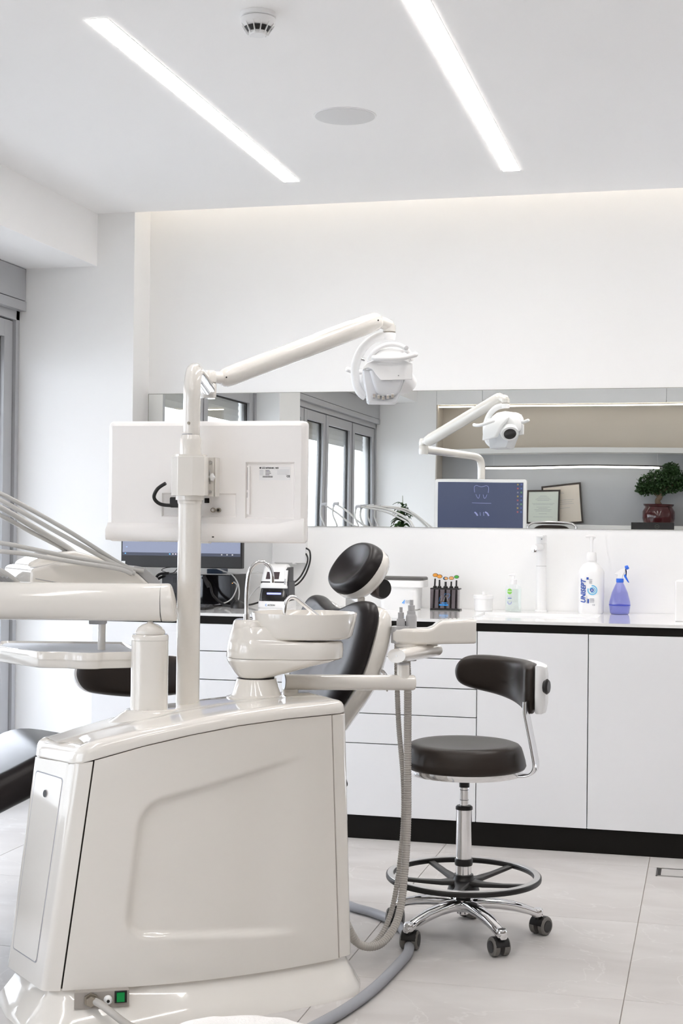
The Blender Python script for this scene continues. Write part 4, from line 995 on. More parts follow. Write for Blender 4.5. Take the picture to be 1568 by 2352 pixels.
# power lead
pl_ = obj('power_lead', MB().tube(spline([(-0.100, -0.075, 0.166), (-0.125, -0.07, 0.150), (-0.140, -0.055, 0.126), (-0.125, -0.045, 0.108), (-0.090, -0.040, 0.104), (-0.060, -0.035, 0.108)], 8), 0.0052, 10), CABLE, dm)
obj('lead_plug', MB().box(-0.098, -0.068, -0.045, -0.024, 0.098, 0.128), CABLE, pl_, bevel=0.004)
obj('signal_lead', MB().tube(spline([(-0.010, -0.045, 0.150), (-0.006, -0.045, 0.128), (-0.010, -0.042, 0.105), (-0.014, -0.040, 0.090)], 6), 0.003, 8).box(-0.026, -0.008, -0.050, -0.034, 0.066, 0.096), CABLE, dm)

# ------------------------------------------------------------------ operating light on the pole
ol = thing('operating_light', 'white dental operating light on a long jointed arm', 'dental light', (pw_.x, pw_.y, 1.522))
def ow(p): return (p[0]-pw_.x, p[1]-pw_.y, p[2]-1.522)
neck = spline([(-1.406, 3.86, 1.522), (-1.406, 3.86, 1.60), (-1.406, 3.862, 1.655), (-1.411, 3.885, 1.692), (-1.424, 3.93, 1.708), (-1.45, 4.02, 1.714), (-1.52, 4.26, 1.718), (-1.632, 4.64, 1.724)], 8)
neck = [(p[0], p[1], p[2]) for p in neck]; neck[0] = (pw_.x, pw_.y, 1.522)
obj('neck_tube', MB().tube([ow(p) for p in neck], 0.0240, 24), WHITE, ol)
obj('neck_seam', MB().lathe([(0.0245, -0.0005), (0.0245, 0.003)], 30), GREYP, ol)
bolt(ol, (0.003-0.0, -0.0245, 0.032), (0.1, -1, 0), 0.0042, 0.002, BRASS, 'screw', 12)
# rating sticker on the tube
stv = []; stf = []
for k in range(7):
    a = R(-62+k*9)
    for z in (0.008, 0.046): stv.append((0.0246*math.cos(a), 0.0246*math.sin(a), z))
for k in range(6): stf.append((2*k, 2*k+2, 2*k+3, 2*k+1))
stk = obj('rating_sticker', MB().add(stv, stf), BRIGHT, ol)
for a_, z0, z1 in ((-56, 0.034, 0.043), (-50, 0.034, 0.043), (-54, 0.024, 0.031), (-55, 0.010, 0.021), (-48, 0.010, 0.018), (-36, 0.012, 0.043), (-28, 0.014, 0.040)):
    a0, a1 = R(a_), R(a_+4)
    obj('printed_line', MB().add([(0.0249*math.cos(a0), 0.0249*math.sin(a0), z0), (0.0249*math.cos(a1), 0.0249*math.sin(a1), z0), (0.0249*math.cos(a1), 0.0249*math.sin(a1), z1), (0.0249*math.cos(a0), 0.0249*math.sin(a0), z1)], [(0, 1, 2, 3)]), INKK, stk, sharp=0)
EJ = Vector((-1.635, 4.645, 0))
obj('elbow', MB().lathe([(0.024, 1.694), (0.028, 1.700), (0.0285, 1.742), (0.026, 1.7455)], 30, (EJ.x-pw_.x, EJ.y-pw_.y, -1.522)), WHITE, ol)
obj('elbow_ring', MB().lathe([(0.0275, 1.7455), (0.0275, 1.7475)], 30, (EJ.x-pw_.x, EJ.y-pw_.y, -1.522)), BRASS, ol)
LP, UP_ = Vector((-1.599, 4.708, 1.768)), Vector((-1.140, 4.983, 1.987))
obj('elbow_fork', MB().lathe([(0.026, 1.7475), (0.0285, 1.752), (0.0285, 1.775), (0.022, 1.787)], 30, (EJ.x-pw_.x, EJ.y-pw_.y, -1.522)).tube([ow((EJ.x, EJ.y, 1.768)), ow(LP)], [0.019, 0.021], 20), WHITE, ol)
ax = (UP_-LP).normalized()
armp = [LP-ax*0.022, LP-ax*0.012, LP, LP+ax*0.03, LP.lerp(UP_, 0.5), UP_-ax*0.05, UP_, UP_+ax*0.016, UP_+ax*0.026]
am = obj('spring_arm', MB().tube([ow(p) for p in armp], [0.014, 0.026, 0.0315, 0.034, 0.0345, 0.034, 0.032, 0.026, 0.012], 30), WHITE, ol)
side_ = ax.cross(Vector((0, 0, 1))).normalized(); upx = side_.cross(ax).normalized()
# raised service strip along the top of the arm and pivot pins
def onarm(t, ang, rad): return LP.lerp(UP_, t)+(math.cos(ang)*side_+math.sin(ang)*upx)*rad
stp = MB()
rr_ = []
for t in (0.60, 0.62, 0.72, 0.84, 0.86):
    rr_.append([ow(onarm(t, R(38+10*k), 0.0352 if 0.61 < t < 0.85 else 0.0335)) for k in range(8)])
stp.loft(rr_, closed=False, caps=False)
obj('arm_insert', stp, BRIGHT, am)
for t in (0.0, 1.0):
    p = LP.lerp(UP_, t)+side_*0.0315
    obj('pivot_pin', MB().tube([ow(p-side_*0.003), ow(p+side_*0.0015)], 0.0027, 10), BLACKP, am)
NK = Vector((-1.100, 5.030, 0))
kn = MB()
d_ = Vector((NK.x-UP_.x, NK.y-UP_.y, 0))
kn.tube([ow(UP_+Vector((0, 0, 0.002))), ow(UP_+d_*0.5+Vector((0, 0, -0.002))), ow(UP_+d_*0.95+Vector((0, 0, -0.008))), ow(UP_+d_*1.18+Vector((0, 0, -0.012)))], [0.020, 0.022, 0.022, 0.014], 20)
kn.lathe([(0.0225, 1.956), (0.0225, 1.978)], 26, (NK.x-pw_.x, NK.y-pw_.y, -1.522))
obj('wrist', kn, WHITE, ol)
obj('wrist_ring', MB().lathe([(0.0215, 1.9525), (0.0215, 1.956)], 26, (NK.x-pw_.x, NK.y-pw_.y, -1.522)), BRASS, ol)
# lamp head in its own frame hanging below the wrist
HM = Matrix.Translation(Vector((NK.x-pw_.x, NK.y-pw_.y, 1.950-1.522))) @ Matrix.Rotation(YAW, 4, 'Z')
yk = [(0.014, 0, -0.008), (-0.020, 0, -0.010), (-0.052, 0, -0.018), (-0.082, 0, -0.040), (-0.104, 0, -0.072), (-0.118, 0, -0.118), (-0.116, 0, -0.168), (-0.102, 0, -0.205), (-0.080, 0, -0.225)]
obj('yoke', MB().lathe([(0.021, -0.022), (0.0225, -0.012), (0.0225, 0.0), (0.021, 0.002)], 24, m=HM).tube(spline(yk, 6), [0.016]*30+[0.015]*18+[0.012], 16, m=HM), BRIGHT, ol)
hood = []
for x, zt, zb, hd_ in [(-0.080, -0.106, -0.134, 0.030), (-0.074, -0.088, -0.150, 0.055), (-0.058, -0.064, -0.152, 0.074), (-0.032, -0.047, -0.148, 0.084), (0.008, -0.041, -0.146, 0.087), (0.040, -0.046, -0.146, 0.083), (0.060, -0.060, -0.150, 0.073), (0.073, -0.085, -0.155, 0.054), (0.078, -0.116, -0.150, 0.030)]:
    ring_ = []
    for k in range(32):
        a = 2*math.pi*k/32; cx_, sx_ = math.cos(a), math.sin(a)
        ring_.append((x, hd_*math.copysign(abs(cx_)**0.75, cx_), (zt+zb)/2+(zt-zb)/2*math.copysign(abs(sx_)**0.8, sx_)))
    hood.append(ring_)
hd = obj('lamp_head', MB().loft(hood, m=HM), BRIGHT, ol, sharp=60)
# arched brow over the near side
obj('brow', MB().tube(spline([(-0.072, -0.060, -0.100), (-0.050, -0.076, -0.070), (-0.010, -0.084, -0.050), (0.035, -0.082, -0.052), (0.066, -0.070, -0.074), (0.077, -0.055, -0.100)], 6), 0.0085, 12, m=HM), BRIGHT, ol)
# visor skirt on the near side and the tapered reflector housing below
def curved_plate(poly, y0, dy, sag, m):
    """polygon in x,z bent around the head: y = y0 + sag*(x/0.09)^2"""
    f_ = lambda x: y0+sag*(x/0.09)**2
    return MB().loft([[(x, f_(x)+o, z) for x, z in poly] for o in (0.0, dy)], m=m)
vis = [(0.080, -0.112), (0.0805, -0.140), (0.079, -0.168), (0.040, -0.171), (0.0, -0.173), (-0.030, -0.174), (-0.046, -0.156), (-0.058, -0.138), (-0.072, -0.130), (-0.088, -0.134), (-0.094, -0.140), (-0.092, -0.126), (-0.080, -0.112), (-0.05, -0.104), (0.0, -0.100), (0.045, -0.102)]
obj('visor', curved_plate(vis, -0.104, 0.016, 0.034, HM), BRIGHT, ol, bevel=0.004, seg=3)
obj('visor_dot', MB().tube([(0.030, -0.1005, -0.158), (0.030, -0.1035, -0.158)], 0.0022, 8, m=HM), GREYP, ol)
LGW = mat('lamp_grey_white', (0.74, 0.75, 0.77), 0.3)
rp = [(0.056, -0.125), (0.056, -0.166), (0.028, -0.244), (0.022, -0.248), (-0.070, -0.248), (-0.076, -0.243), (-0.090, -0.160), (-0.092, -0.135)]
obj('reflector_housing', MB().loft([[(x*k, y, -0.19+(z+0.19)*k) for x, z in rp] for y, k in ((-0.066, 0.96), (-0.058, 1.0), (0.035, 1.0), (0.050, 0.92))], m=HM), LGW, ol, sharp=35)
lb = []
for z, x0, x1, y0, y1 in ((-0.140, -0.070, 0.050, -0.088, -0.060), (-0.180, -0.058, 0.046, -0.088, -0.050), (-0.214, -0.046, 0.034, -0.080, -0.040), (-0.226, -0.038, 0.022, -0.074, -0.040)):
    lb.append([(x, y, z) for x, y in rrect(x0, x1, y0, y1, 0.012, 4)])
obj('lens_shield', MB().loft(lb, m=HM), LGW, ol, sharp=50)
for k in range(5):
    x = -0.058+k*0.016
    obj('chrome_clip', MB().box(x, x+0.010, -0.078, -0.055, -0.241+0.004*abs(k-2), -0.227+0.004*abs(k-2), m=HM), CHROME, ol, bevel=0.001)
# dark lens looking down towards the chair and the far wall
LD = Vector((0.50, 0.74, -0.45)).normalized(); LC = Vector((0.048, 0.066, -0.160))
lx = LD.cross(Vector((0, 0, 1))).normalized(); ly = lx.cross(LD)
def lring(off, ra, rb): return [LC+LD*off+lx*ra*math.cos(2*math.pi*k/28)+ly*rb*math.sin(2*math.pi*k/28) for k in range(28)]
obj('lens', MB().loft([lring(-0.02, 0.034, 0.030), lring(0.0300, 0.034, 0.030), lring(0.0315, 0.031, 0.027)], m=HM), BLACKG, ol)
obj('lens_frame', MB().loft([lring(-0.06, 0.048, 0.042), lring(0.0, 0.050, 0.043), lring(0.026, 0.048, 0.041), lring(0.028, 0.038, 0.033)], m=HM), BRIGHT, ol, sharp=50)
obj('far_visor', MB().loft([[(-0.105, 0.072, -0.205), (-0.100, 0.086, -0.205), (-0.02, 0.112, -0.190), (0.0, 0.10, -0.190)], [(-0.100, 0.076, -0.150), (-0.092, 0.094, -0.148), (0.02, 0.118, -0.128), (0.03, 0.10, -0.130)], [(-0.080, 0.070, -0.085), (-0.076, 0.084, -0.083), (0.06, 0.098, -0.080), (0.06, 0.08, -0.082)]], m=HM), BRIGHT, ol, bevel=0.006, seg=3)
def handle(pts):
    p = spline(pts, 6); return obj('handle', MB().tube(p, [0.007]+[0.0092]*(len(p)-2)+[0.006], 14, m=HM), BRIGHT, ol)
handle([(-0.060, -0.100, -0.097), (-0.03, -0.120, -0.101), (0.01, -0.128, -0.102), (0.05, -0.124, -0.097), (0.094, -0.112, -0.084)])
handle([(-0.020, 0.112, -0.098), (-0.05, 0.136, -0.112), (-0.09, 0.132, -0.122), (-0.125, 0.112, -0.122), (-0.150, 0.098, -0.116)])
obj('handle_mount', MB().tube([(0.05, -0.06, -0.08), (0.055, -0.122, -0.096)], 0.010, 10, m=HM), BRIGHT, ol)
obj('pivot_pin', MB().tube([(-0.108, -0.004, -0.088), (-0.085, -0.004, -0.094)], 0.006, 12, m=HM), CHROME, ol)
obj('side_hole', MB().tube([(0.054, -0.078, -0.062), (0.058, -0.0865, -0.060)], 0.0075, 12, m=HM), GREYP, ol)

# ------------------------------------------------------------------ instrument table on its swing arm
RX = Vector((math.cos(YAW), math.sin(YAW), 0)); FX = Vector((-math.sin(YAW), math.cos(YAW), 0))
pcw = UM @ Vector((PC[0], PC[1], 0))
sa = thing('delivery_boom', 'thick white horizontal swing arm on the oval post of the unit', 'dental boom', (pcw.x, pcw.y, 0.974), YAW)
AZ = 0.086                                    # arm axis above the post top
obj('turret', MB().loft([[(x, y, z) for x, y in ellipse(a, b, 36)] for z, a, b in ((0.0, 0.040, 0.036), (0.004, 0.0415, 0.037), (0.010, 0.039, 0.036), (0.018, 0.032, 0.034), (0.025, 0.022, 0.030), (0.029, 0.010, 0.02), (0.034, 0.006, 0.012))]), WHITE, sa)
obj('arm_tube', MB().tube([(0.030, 0, AZ), (-0.2, 0, AZ), (-0.56, 0.0, AZ)], 0.0515, 44, flat=0.86), WHITE, sa)
ec = []
for f_, k in ((0.0, 1.004), (0.35, 1.004), (0.7, 1.002), (0.88, 0.99), (0.97, 0.955), (1.0, 0.88)):
    ring_ = []
    for j in range(44):
        a = 2*math.pi*j/44; c = math.cos(a); z = c*0.0517*k
        x0 = 0.0305+0.0018*(1-c); x1 = 0.0540+0.0115*(1-c)**0.75       # slanted end face
        ring_.append((lerp(x0, x1, f_), 0.0517*0.86*k*math.sin(a), AZ+z))
    ec.append(ring_)
obj('end_cap', MB().loft(ec), WHITE, sa, sharp=50)
obj('cap_seam', MB().loft([[(x+0.0018*(1-math.cos(2*math.pi*j/44)), 0.0517*0.86*math.sin(2*math.pi*j/44)*1.003, AZ+0.0517*1.003*math.cos(2*math.pi*j/44)) for j in range(44)] for x in (0.0301, 0.0306)], caps=False), mat('seam_grey', (0.5, 0.49, 0.47), 0.5), sa)
obj('elbow_cap', MB().tube([(-0.56, 0, AZ), (-0.575, 0, AZ), (-0.585, 0, AZ)], [0.0515, 0.047, 0.02], 44, flat=0.86), WHITE, sa)
obj('second_arm', MB().tube([(-0.555, 0.02, AZ+0.005), (-0.52, 0.16, AZ+0.01), (-0.47, 0.30, AZ+0.012)], 0.034, 24).lathe([(0.04, 0.02), (0.044, 0.03), (0.044, 0.14), (0.04, 0.15)], 28, (-0.557, 0, 0)), WHITE, sa)

TA = R(41)
it = thing('instrument_table', 'white dentist instrument console with hoses behind the swing arm', 'dental console', (-1.80, 3.68, 1.02), TA)
def console(prof, y0, y1, e=0.0): return MB().prismy(prof, y0, y1)
KX = 1.12
prof1 = [(x*KX, z) for x, z in [(0, 0.0), (0.335, 0.0), (0.345, 0.03), (0.325, 0.062), (0.275, 0.112), (0.262, 0.120), (0.20, 0.136), (0.12, 0.146), (0.06, 0.143), (0.0, 0.126)]]
obj('housing', console(prof1, 0.0, 0.30), WHITE, it, bevel=0.010, seg=4)
obj('seam', MB().tube([(0.012, -0.0004, 0.100), (0.10, -0.0004, 0.083), (0.23, -0.0004, 0.056), (0.30, -0.0004, 0.042)], 0.0013, 6), GREYP, it)
obj('rear_hump', MB().prismy([(x*KX, z) for x, z in [(0.02, 0.10), (0.27, 0.08), (0.255, 0.125), (0.21, 0.155), (0.14, 0.174), (0.08, 0.168), (0.02, 0.138)]], 0.12, 0.29), WHITE, it, bevel=0.014, seg=4)
obj('end_rail', MB().prismy([(x*KX, z) for x, z in [(0.262, 0.121), (0.275, 0.113), (0.325, 0.063), (0.344, 0.031), (0.352, 0.034), (0.358, 0.052), (0.330, 0.098), (0.290, 0.130), (0.268, 0.134)]], 0.012, 0.15), GREYP, it, bevel=0.003)
for k in range(6):
    y = 0.030+k*0.048
    h_ = obj('hose_socket', MB().loft([[(-x_, y+0.010*math.cos(2*math.pi*j/20), 0.066+0.020*math.sin(2*math.pi*j/20)) for j in range(20)] for x_ in (-0.01, 0.002)]), GREYP, it)
    obj('socket_hole', MB().add([(-0.0024, y+0.0075*math.cos(2*math.pi*j/20), 0.066+0.016*math.sin(2*math.pi*j/20)) for j in range(20)], [tuple(range(20))]), BLACKP, h_, sharp=0)
obj('mount_plate', MB().box(0.02, 0.2, 0.10, 0.24, -0.018, 0.002), WHITE, it, bevel=0.004)
# whip arms with their hoses
tops = [(-2.12, 3.70, 1.393), (-2.16, 3.72, 1.396), (-2.20, 3.76, 1.393), (-2.23, 3.78, 1.390), (-2.40, 3.70, 1.408), (-2.48, 3.71, 1.404)]
starts = [[(-1.555, 3.889, 1.139), (-1.611, 3.865, 1.157), (-1.742, 3.769, 1.256), (-1.891, 3.669, 1.353), (-1.99, 3.66, 1.385)],
          [(-1.571, 3.865, 1.132), (-1.639, 3.837, 1.168), (-1.761, 3.754, 1.248), (-1.886, 3.66, 1.335), (-2.01, 3.67, 1.380)],
          [(-1.77, 3.91, 1.180), (-1.795, 3.895, 1.204), (-1.855, 3.813, 1.258), (-1.919, 3.724, 1.315), (-2.06, 3.72, 1.375)],
          [(-1.79, 3.91, 1.180), (-1.813, 3.895, 1.202), (-1.867, 3.81, 1.247), (-1.918, 3.724, 1.293), (-2.07, 3.74, 1.360)],
          [(-1.565, 3.83, 1.140), (-1.60, 3.806, 1.155), (-1.728, 3.742, 1.182), (-1.82, 3.688, 1.204), (-1.88, 3.652, 1.217), (-2.10, 3.66, 1.240), (-2.22, 3.68, 1.272), (-2.32, 3.69, 1.355)],
          [(-1.555, 3.80, 1.133), (-1.588, 3.778, 1.148), (-1.715, 3.715, 1.170), (-1.811, 3.67, 1.187), (-1.871, 3.634, 1.195), (-2.10, 3.64, 1.215), (-2.28, 3.67, 1.265), (-2.39, 3.69, 1.345)]]
wlab = ['grey instrument whip hose, upper one of the pair over the console end', 'grey instrument whip hose, lower one of the pair over the console end', 'thick grey instrument whip hose rising behind the console hump', 'grey instrument whip hose just below the thick one behind the hump', 'grey instrument whip hose lying low across the console top', 'grey instrument whip hose lying lowest of all across the console top']
TM = Matrix.Translation(Vector((-1.80, 3.68, 1.02))) @ Matrix.Rotation(TA, 4, 'Z')
for k in range(6):
    t = thing('instrument_hose', wlab[k], 'hose', starts[k][0], group='instrument hoses on the console')
    o0 = Vector(starts[k][0]); tp_ = Vector(tops[k])
    obj('whip_tube', MB().tube([p-o0 for p in spline(starts[k]+[tops[k]], 8)], 0.0062 if k != 2 else 0.008, 10), HOSEL, t)
    obj('whip_joint', MB().tube([tp_-o0+Vector((0.02, 0, 0.002)), tp_-o0+Vector((-0.012, 0, 0)), tp_-o0+Vector((-0.016, 0, -0.018))], 0.0105, 12), GREYP, t)
    so_ = TM @ Vector((-0.002, 0.030+k*0.048, 0.066))
    drop = spline([tp_+Vector((-0.016, 0, -0.016)), tp_+Vector((-0.020, 0, -0.07)), tp_+Vector((0.006, -0.01, -0.14)), tp_+Vector((0.010, -0.02, -0.20)), (lerp(tp_.x, so_.x, 0.5), lerp(tp_.y, so_.y, 0.5)-0.03, 1.16), so_+Vector((-0.045, -0.060, 0.055)), so_], 8)
    obj('drop_hose', MB().tube([p-o0 for p in drop], 0.0058, 10), HOSEL, t)
    a_, b_ = so_, so_+Vector((-0.036, -0.045, 0.040))
    obj('hose_sleeve', MB().tube([a_-o0, a_.lerp(b_, 0.5)-o0+Vector((0, 0, 0.001)), b_-o0], [0.0085, 0.0078, 0.0066], 12), GREYP, t)

# tray under the console
ty = thing('tray', 'white instrument tray with raised rim hanging below the swing arm', 'tray', tuple(Vector((-1.652, 3.80, 0.912))), YAW)
tout = fillet([(0.030, 0.27), (-0.10, 0.275), (-0.34, 0.27), (-0.32, 0.10), (-0.168, -0.068), (-0.145, -0.088), (-0.075, -0.086), (-0.055, -0.100), (-0.020, -0.112), (0.016, -0.108), (0.030, -0.086), (0.080, -0.070), (0.122, -0.050), (0.128, -0.02), (0.030, 0.27)], 0.034, 5)[:-1]
cx_, cy_ = -0.07, 0.08
def tr(k, z): return [(cx_+(x-cx_)*k, cy_+(y-cy_)*k, z) for x, y in tout]
obj('dish', MB().loft([tr(0.955, -0.036), tr(0.975, -0.033), tr(0.985, -0.006), tr(0.995, -0.012), tr(1.0, -0.012), tr(1.0, 0.007), tr(0.992, 0.009), tr(0.965, 0.009), tr(0.945, 0.001)]), WHITE, ty, sharp=55)
obj('mat', MB().loft([tr(0.93, 0.0015), tr(0.92, 0.004)]), mat('tray_mat', (0.62, 0.64, 0.68), 0.5, bump=0.4, bscale=900), ty)
obj('post', MB().tube([(0.0, 0.055, 0.0), (0.0, 0.055, 0.092)], 0.0110, 20), WHITE, ty)
obj('post_bracket', MB().box(-0.035, 0.012, 0.04, 0.075, 0.076, 0.094), GREYP, ty, bevel=0.003)

# ------------------------------------------------------------------ cuspidor on the unit lid
cp = thing('cuspidor', 'white dental cuspidor with bowl and two chrome spouts', 'cuspidor', tuple(UM @ Vector((0.590, 0.205, 0.786))), YAW)
MMP = 0.00123
obj('pedestal', MB().lathe([(0.086, 0.0), (0.084, 0.005), (0.072, 0.009), (0.068, 0.014), (0.056, 0.056)], 44), WHITE, cp)
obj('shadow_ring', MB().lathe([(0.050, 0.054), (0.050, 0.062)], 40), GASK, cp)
def sel(x, zt, zb, hd_, n=28, pw=0.75):
    out = []
    for k in range(n):
        a = 2*math.pi*k/n; c, s_ = math.cos(a), math.sin(a)
        out.append((x, hd_*math.copysign(abs(c)**pw, c), (zt+zb)/2+(zt-zb)/2*math.copysign(abs(s_)**pw, s_)))
    return out
def slab_ring(x0, x1, hd_, z, rad=None):
    r_ = min(hd_*0.96, (x1-x0)*0.48) if rad is None else rad
    return [(x, y, z) for x, y in rrect(x0, x1, -hd_, hd_, r_, 9)]
obj('lower_shell', MB().loft([slab_ring(-0.046, 0.040, 0.050, 0.059), slab_ring(-0.052, 0.050, 0.056, 0.0615), slab_ring(-0.063, 0.095, 0.066, 0.074), slab_ring(-0.076, 0.165, 0.078, 0.094), slab_ring(-0.082, 0.215, 0.084, 0.106), slab_ring(-0.084, 0.236, 0.086, 0.1135), slab_ring(-0.083, 0.234, 0.085, 0.1150)]), WHITE, cp, sharp=50)
us = obj('upper_shell', MB().loft([slab_ring(-0.0842, 0.240, 0.087, 0.1162), slab_ring(-0.0852, 0.242, 0.088, 0.1175), slab_ring(-0.0845, 0.2435, 0.088, 0.140), slab_ring(-0.082, 0.2425, 0.087, 0.157), slab_ring(-0.0805, 0.236, 0.084, 0.1635), slab_ring(-0.080, 0.15, 0.083, 0.1645), slab_ring(-0.0785, 0.112, 0.082, 0.171), slab_ring(-0.0745, 0.098, 0.078, 0.187), slab_ring(-0.071, 0.084, 0.074, 0.199), slab_ring(-0.069, 0.076, 0.071, 0.2035), slab_ring(-0.066, 0.060, 0.066, 0.2045)]), WHITE, cp, sharp=50)
obj('tower', MB().loft([slab_ring(-0.0692, 0.034, 0.066, 0.2), slab_ring(-0.0675, 0.030, 0.064, 0.209), slab_ring(-0.0650, 0.024, 0.061, 0.2175), slab_ring(-0.0610, 0.018, 0.057, 0.2215), slab_ring(-0.055, 0.010, 0.05, 0.2225)]), WHITE, us, sharp=50)
BC = (0.132, 0.02)
bowl = []
for rx, ry, z in ((0.100, 0.085, 0.168), (0.128, 0.108, 0.170), (0.137, 0.115, 0.178), (0.150, 0.125, 0.238), (0.1495, 0.1245, 0.241), (0.145, 0.120, 0.241), (0.135, 0.112, 0.205), (0.10, 0.08, 0.182), (0.03, 0.03, 0.176)):
    bowl.append([(BC[0]+x, BC[1]+y, z) for x, y in ellipse(rx, ry, 48, 2.3)])
obj('bowl', MB().loft(bowl), WHITE, cp, sharp=60)
def spout(name, pts, r):
    p = spline(pts, 8); return obj(name, MB().tube(p, r, 14), CHROME, cp)
s1 = spout('cup_spout', [(-0.028, -0.03, 0.22), (-0.028, -0.03, 0.30), (-0.022, -0.03, 0.352), (-0.006, -0.03, 0.378), (0.016, -0.03, 0.384), (0.034, -0.03, 0.372), (0.042, -0.03, 0.350), (0.043, -0.03, 0.326)], 0.0058)
obj('spout_base', MB().tube([(-0.028, -0.03, 0.218), (-0.028, -0.03, 0.238)], 0.0090, 16), CHROME, s1)
s2 = spout('bowl_spout', [(0.080, -0.055, 0.20), (0.080, -0.055, 0.255), (0.084, -0.052, 0.276), (0.096, -0.045, 0.287), (0.112, -0.035, 0.282), (0.14, -0.015, 0.258), (0.172, 0.01, 0.230)], 0.0056)
obj('spout_base', MB().tube([(0.080, -0.055, 0.198), (0.080, -0.055, 0.216)], 0.0085, 16), CHROME, s2)

# ------------------------------------------------------------------ assistant arm with suction holder
aa = thing('suction_holder', 'white jointed suction holder swung out beside the stool', 'suction holder', (-1.165, 4.045, 0.788))
def av(p): return Vector((p[0]+1.165, p[1]-4.045, p[2]-0.788))
obj('swivel_foot', MB().lathe([(0.036, 0.0), (0.036, 0.004), (0.024, 0.007), (0.024, 0.016)], 30), WHITE, aa)
E0, E1 = (-1.178, 4.030, 0.824), (-0.842, 4.222, 0.815)
obj('lower_arm', MB().tube([av(E0), av(E1)], 0.0225, 32), WHITE, aa)
de = (Vector(E1)-Vector(E0)).normalized()
obj('chrome_end', MB().tube([av(E0)-de*0.001, av(E0)-de*0.0025], 0.0222, 32), mat('satin_metal', (0.72, 0.73, 0.75), 0.35, metal=0.6), aa)
obj('arm_end', MB().tube([av(E1), av(E1)+de*0.004], [0.0225, 0.0205], 32), WHITE, aa)
CJ = (-0.868, 4.207)
obj('column', MB().lathe([(0.0185, 0.83), (0.0185, 0.868)], 28, av((CJ[0], CJ[1], 0.788))-Vector((0, 0, 0.788))), WHITE, aa)
obj('column_ring', MB().lathe([(0.0175, 0.868), (0.0175, 0.873)], 28, av((CJ[0], CJ[1], 0.788))-Vector((0, 0, 0.788))), GREYP, aa)
F0, F1 = Vector((-0.880, 4.165, 0.897)), Vector((-0.822, 4.450, 0.893))
ua_ = obj('upper_arm', MB().tube([av(F0), av(F1)], 0.0205, 32, flat=1.38), WHITE, aa)
df = (F1-F0).normalized()
obj('upper_arm_end', MB().tube([av(F1), av(F1)+df*0.010, av(F1)+df*0.016], [0.0205, 0.016, 0.006], 32, flat=1.38), WHITE, aa)
bolt(ua_, av(F0)-df*0.0005+Vector((0.0, 0, 0.0)), -df, 0.0022, 0.0012, STEEL, 'screw', 10)
HJ = (-0.832, 4.425)
obj('head_swivel', MB().lathe([(0.026, 0.908), (0.026, 0.918), (0.0235, 0.9185), (0.0235, 0.920), (0.027, 0.9205), (0.027, 0.930)], 28, av((HJ[0], HJ[1], 0.788))-Vector((0, 0, 0.788))), WHITE, aa)
# holder head: local frame along the picture plane
HH = Matrix.Translation(av((-0.905, 4.352, 0.946))) @ Matrix.Rotation(YAW, 4, 'Z')
st = []
for x, zt, zb, y0, y1 in ((-0.028, 0.004, -0.014, -0.012, 0.012), (-0.025, 0.013, -0.022, -0.022, 0.022), (-0.015, 0.0195, -0.027, -0.032, 0.032), (0.005, 0.020, -0.029, -0.038, 0.038), (0.05, 0.0195, -0.029, -0.042, 0.042), (0.080, 0.020, -0.028, -0.045, 0.045), (0.096, 0.026, -0.027, -0.048, 0.048), (0.110, 0.039, -0.026, -0.050, 0.050), (0.122, 0.0455, -0.0255, -0.052, 0.052), (0.15, 0.0475, -0.0245, -0.054, 0.054), (0.216, 0.050, -0.0225, -0.056, 0.056), (0.222, 0.048, -0.0205, -0.054, 0.054)):
    st.append([(x, y, z) for y, z in rrect(y0, y1, zb, zt, min(0.011, (y1-y0)*0.4, (zt-zb)*0.4), 4)])
obj('holder_head', MB().loft(st, m=HH), WHITE, aa, sharp=60)
obj('holder_base', MB().loft([[(0.03+x*k, y*k, z) for x, y in ellipse(0.048, 0.034, 32)] for k, z in ((0.85, -0.042), (1.0, -0.036), (1.0, -0.027))], m=HH), WHITE, aa)
obj('grey_ring', MB().loft([[(-0.002+x*k, -0.002+y, z) for x, y in ellipse(0.029, 0.030, 32)] for k, z in ((1.0, -0.026), (1.0, 0.0235), (0.9, 0.0245))], m=HH), GREYP, aa)
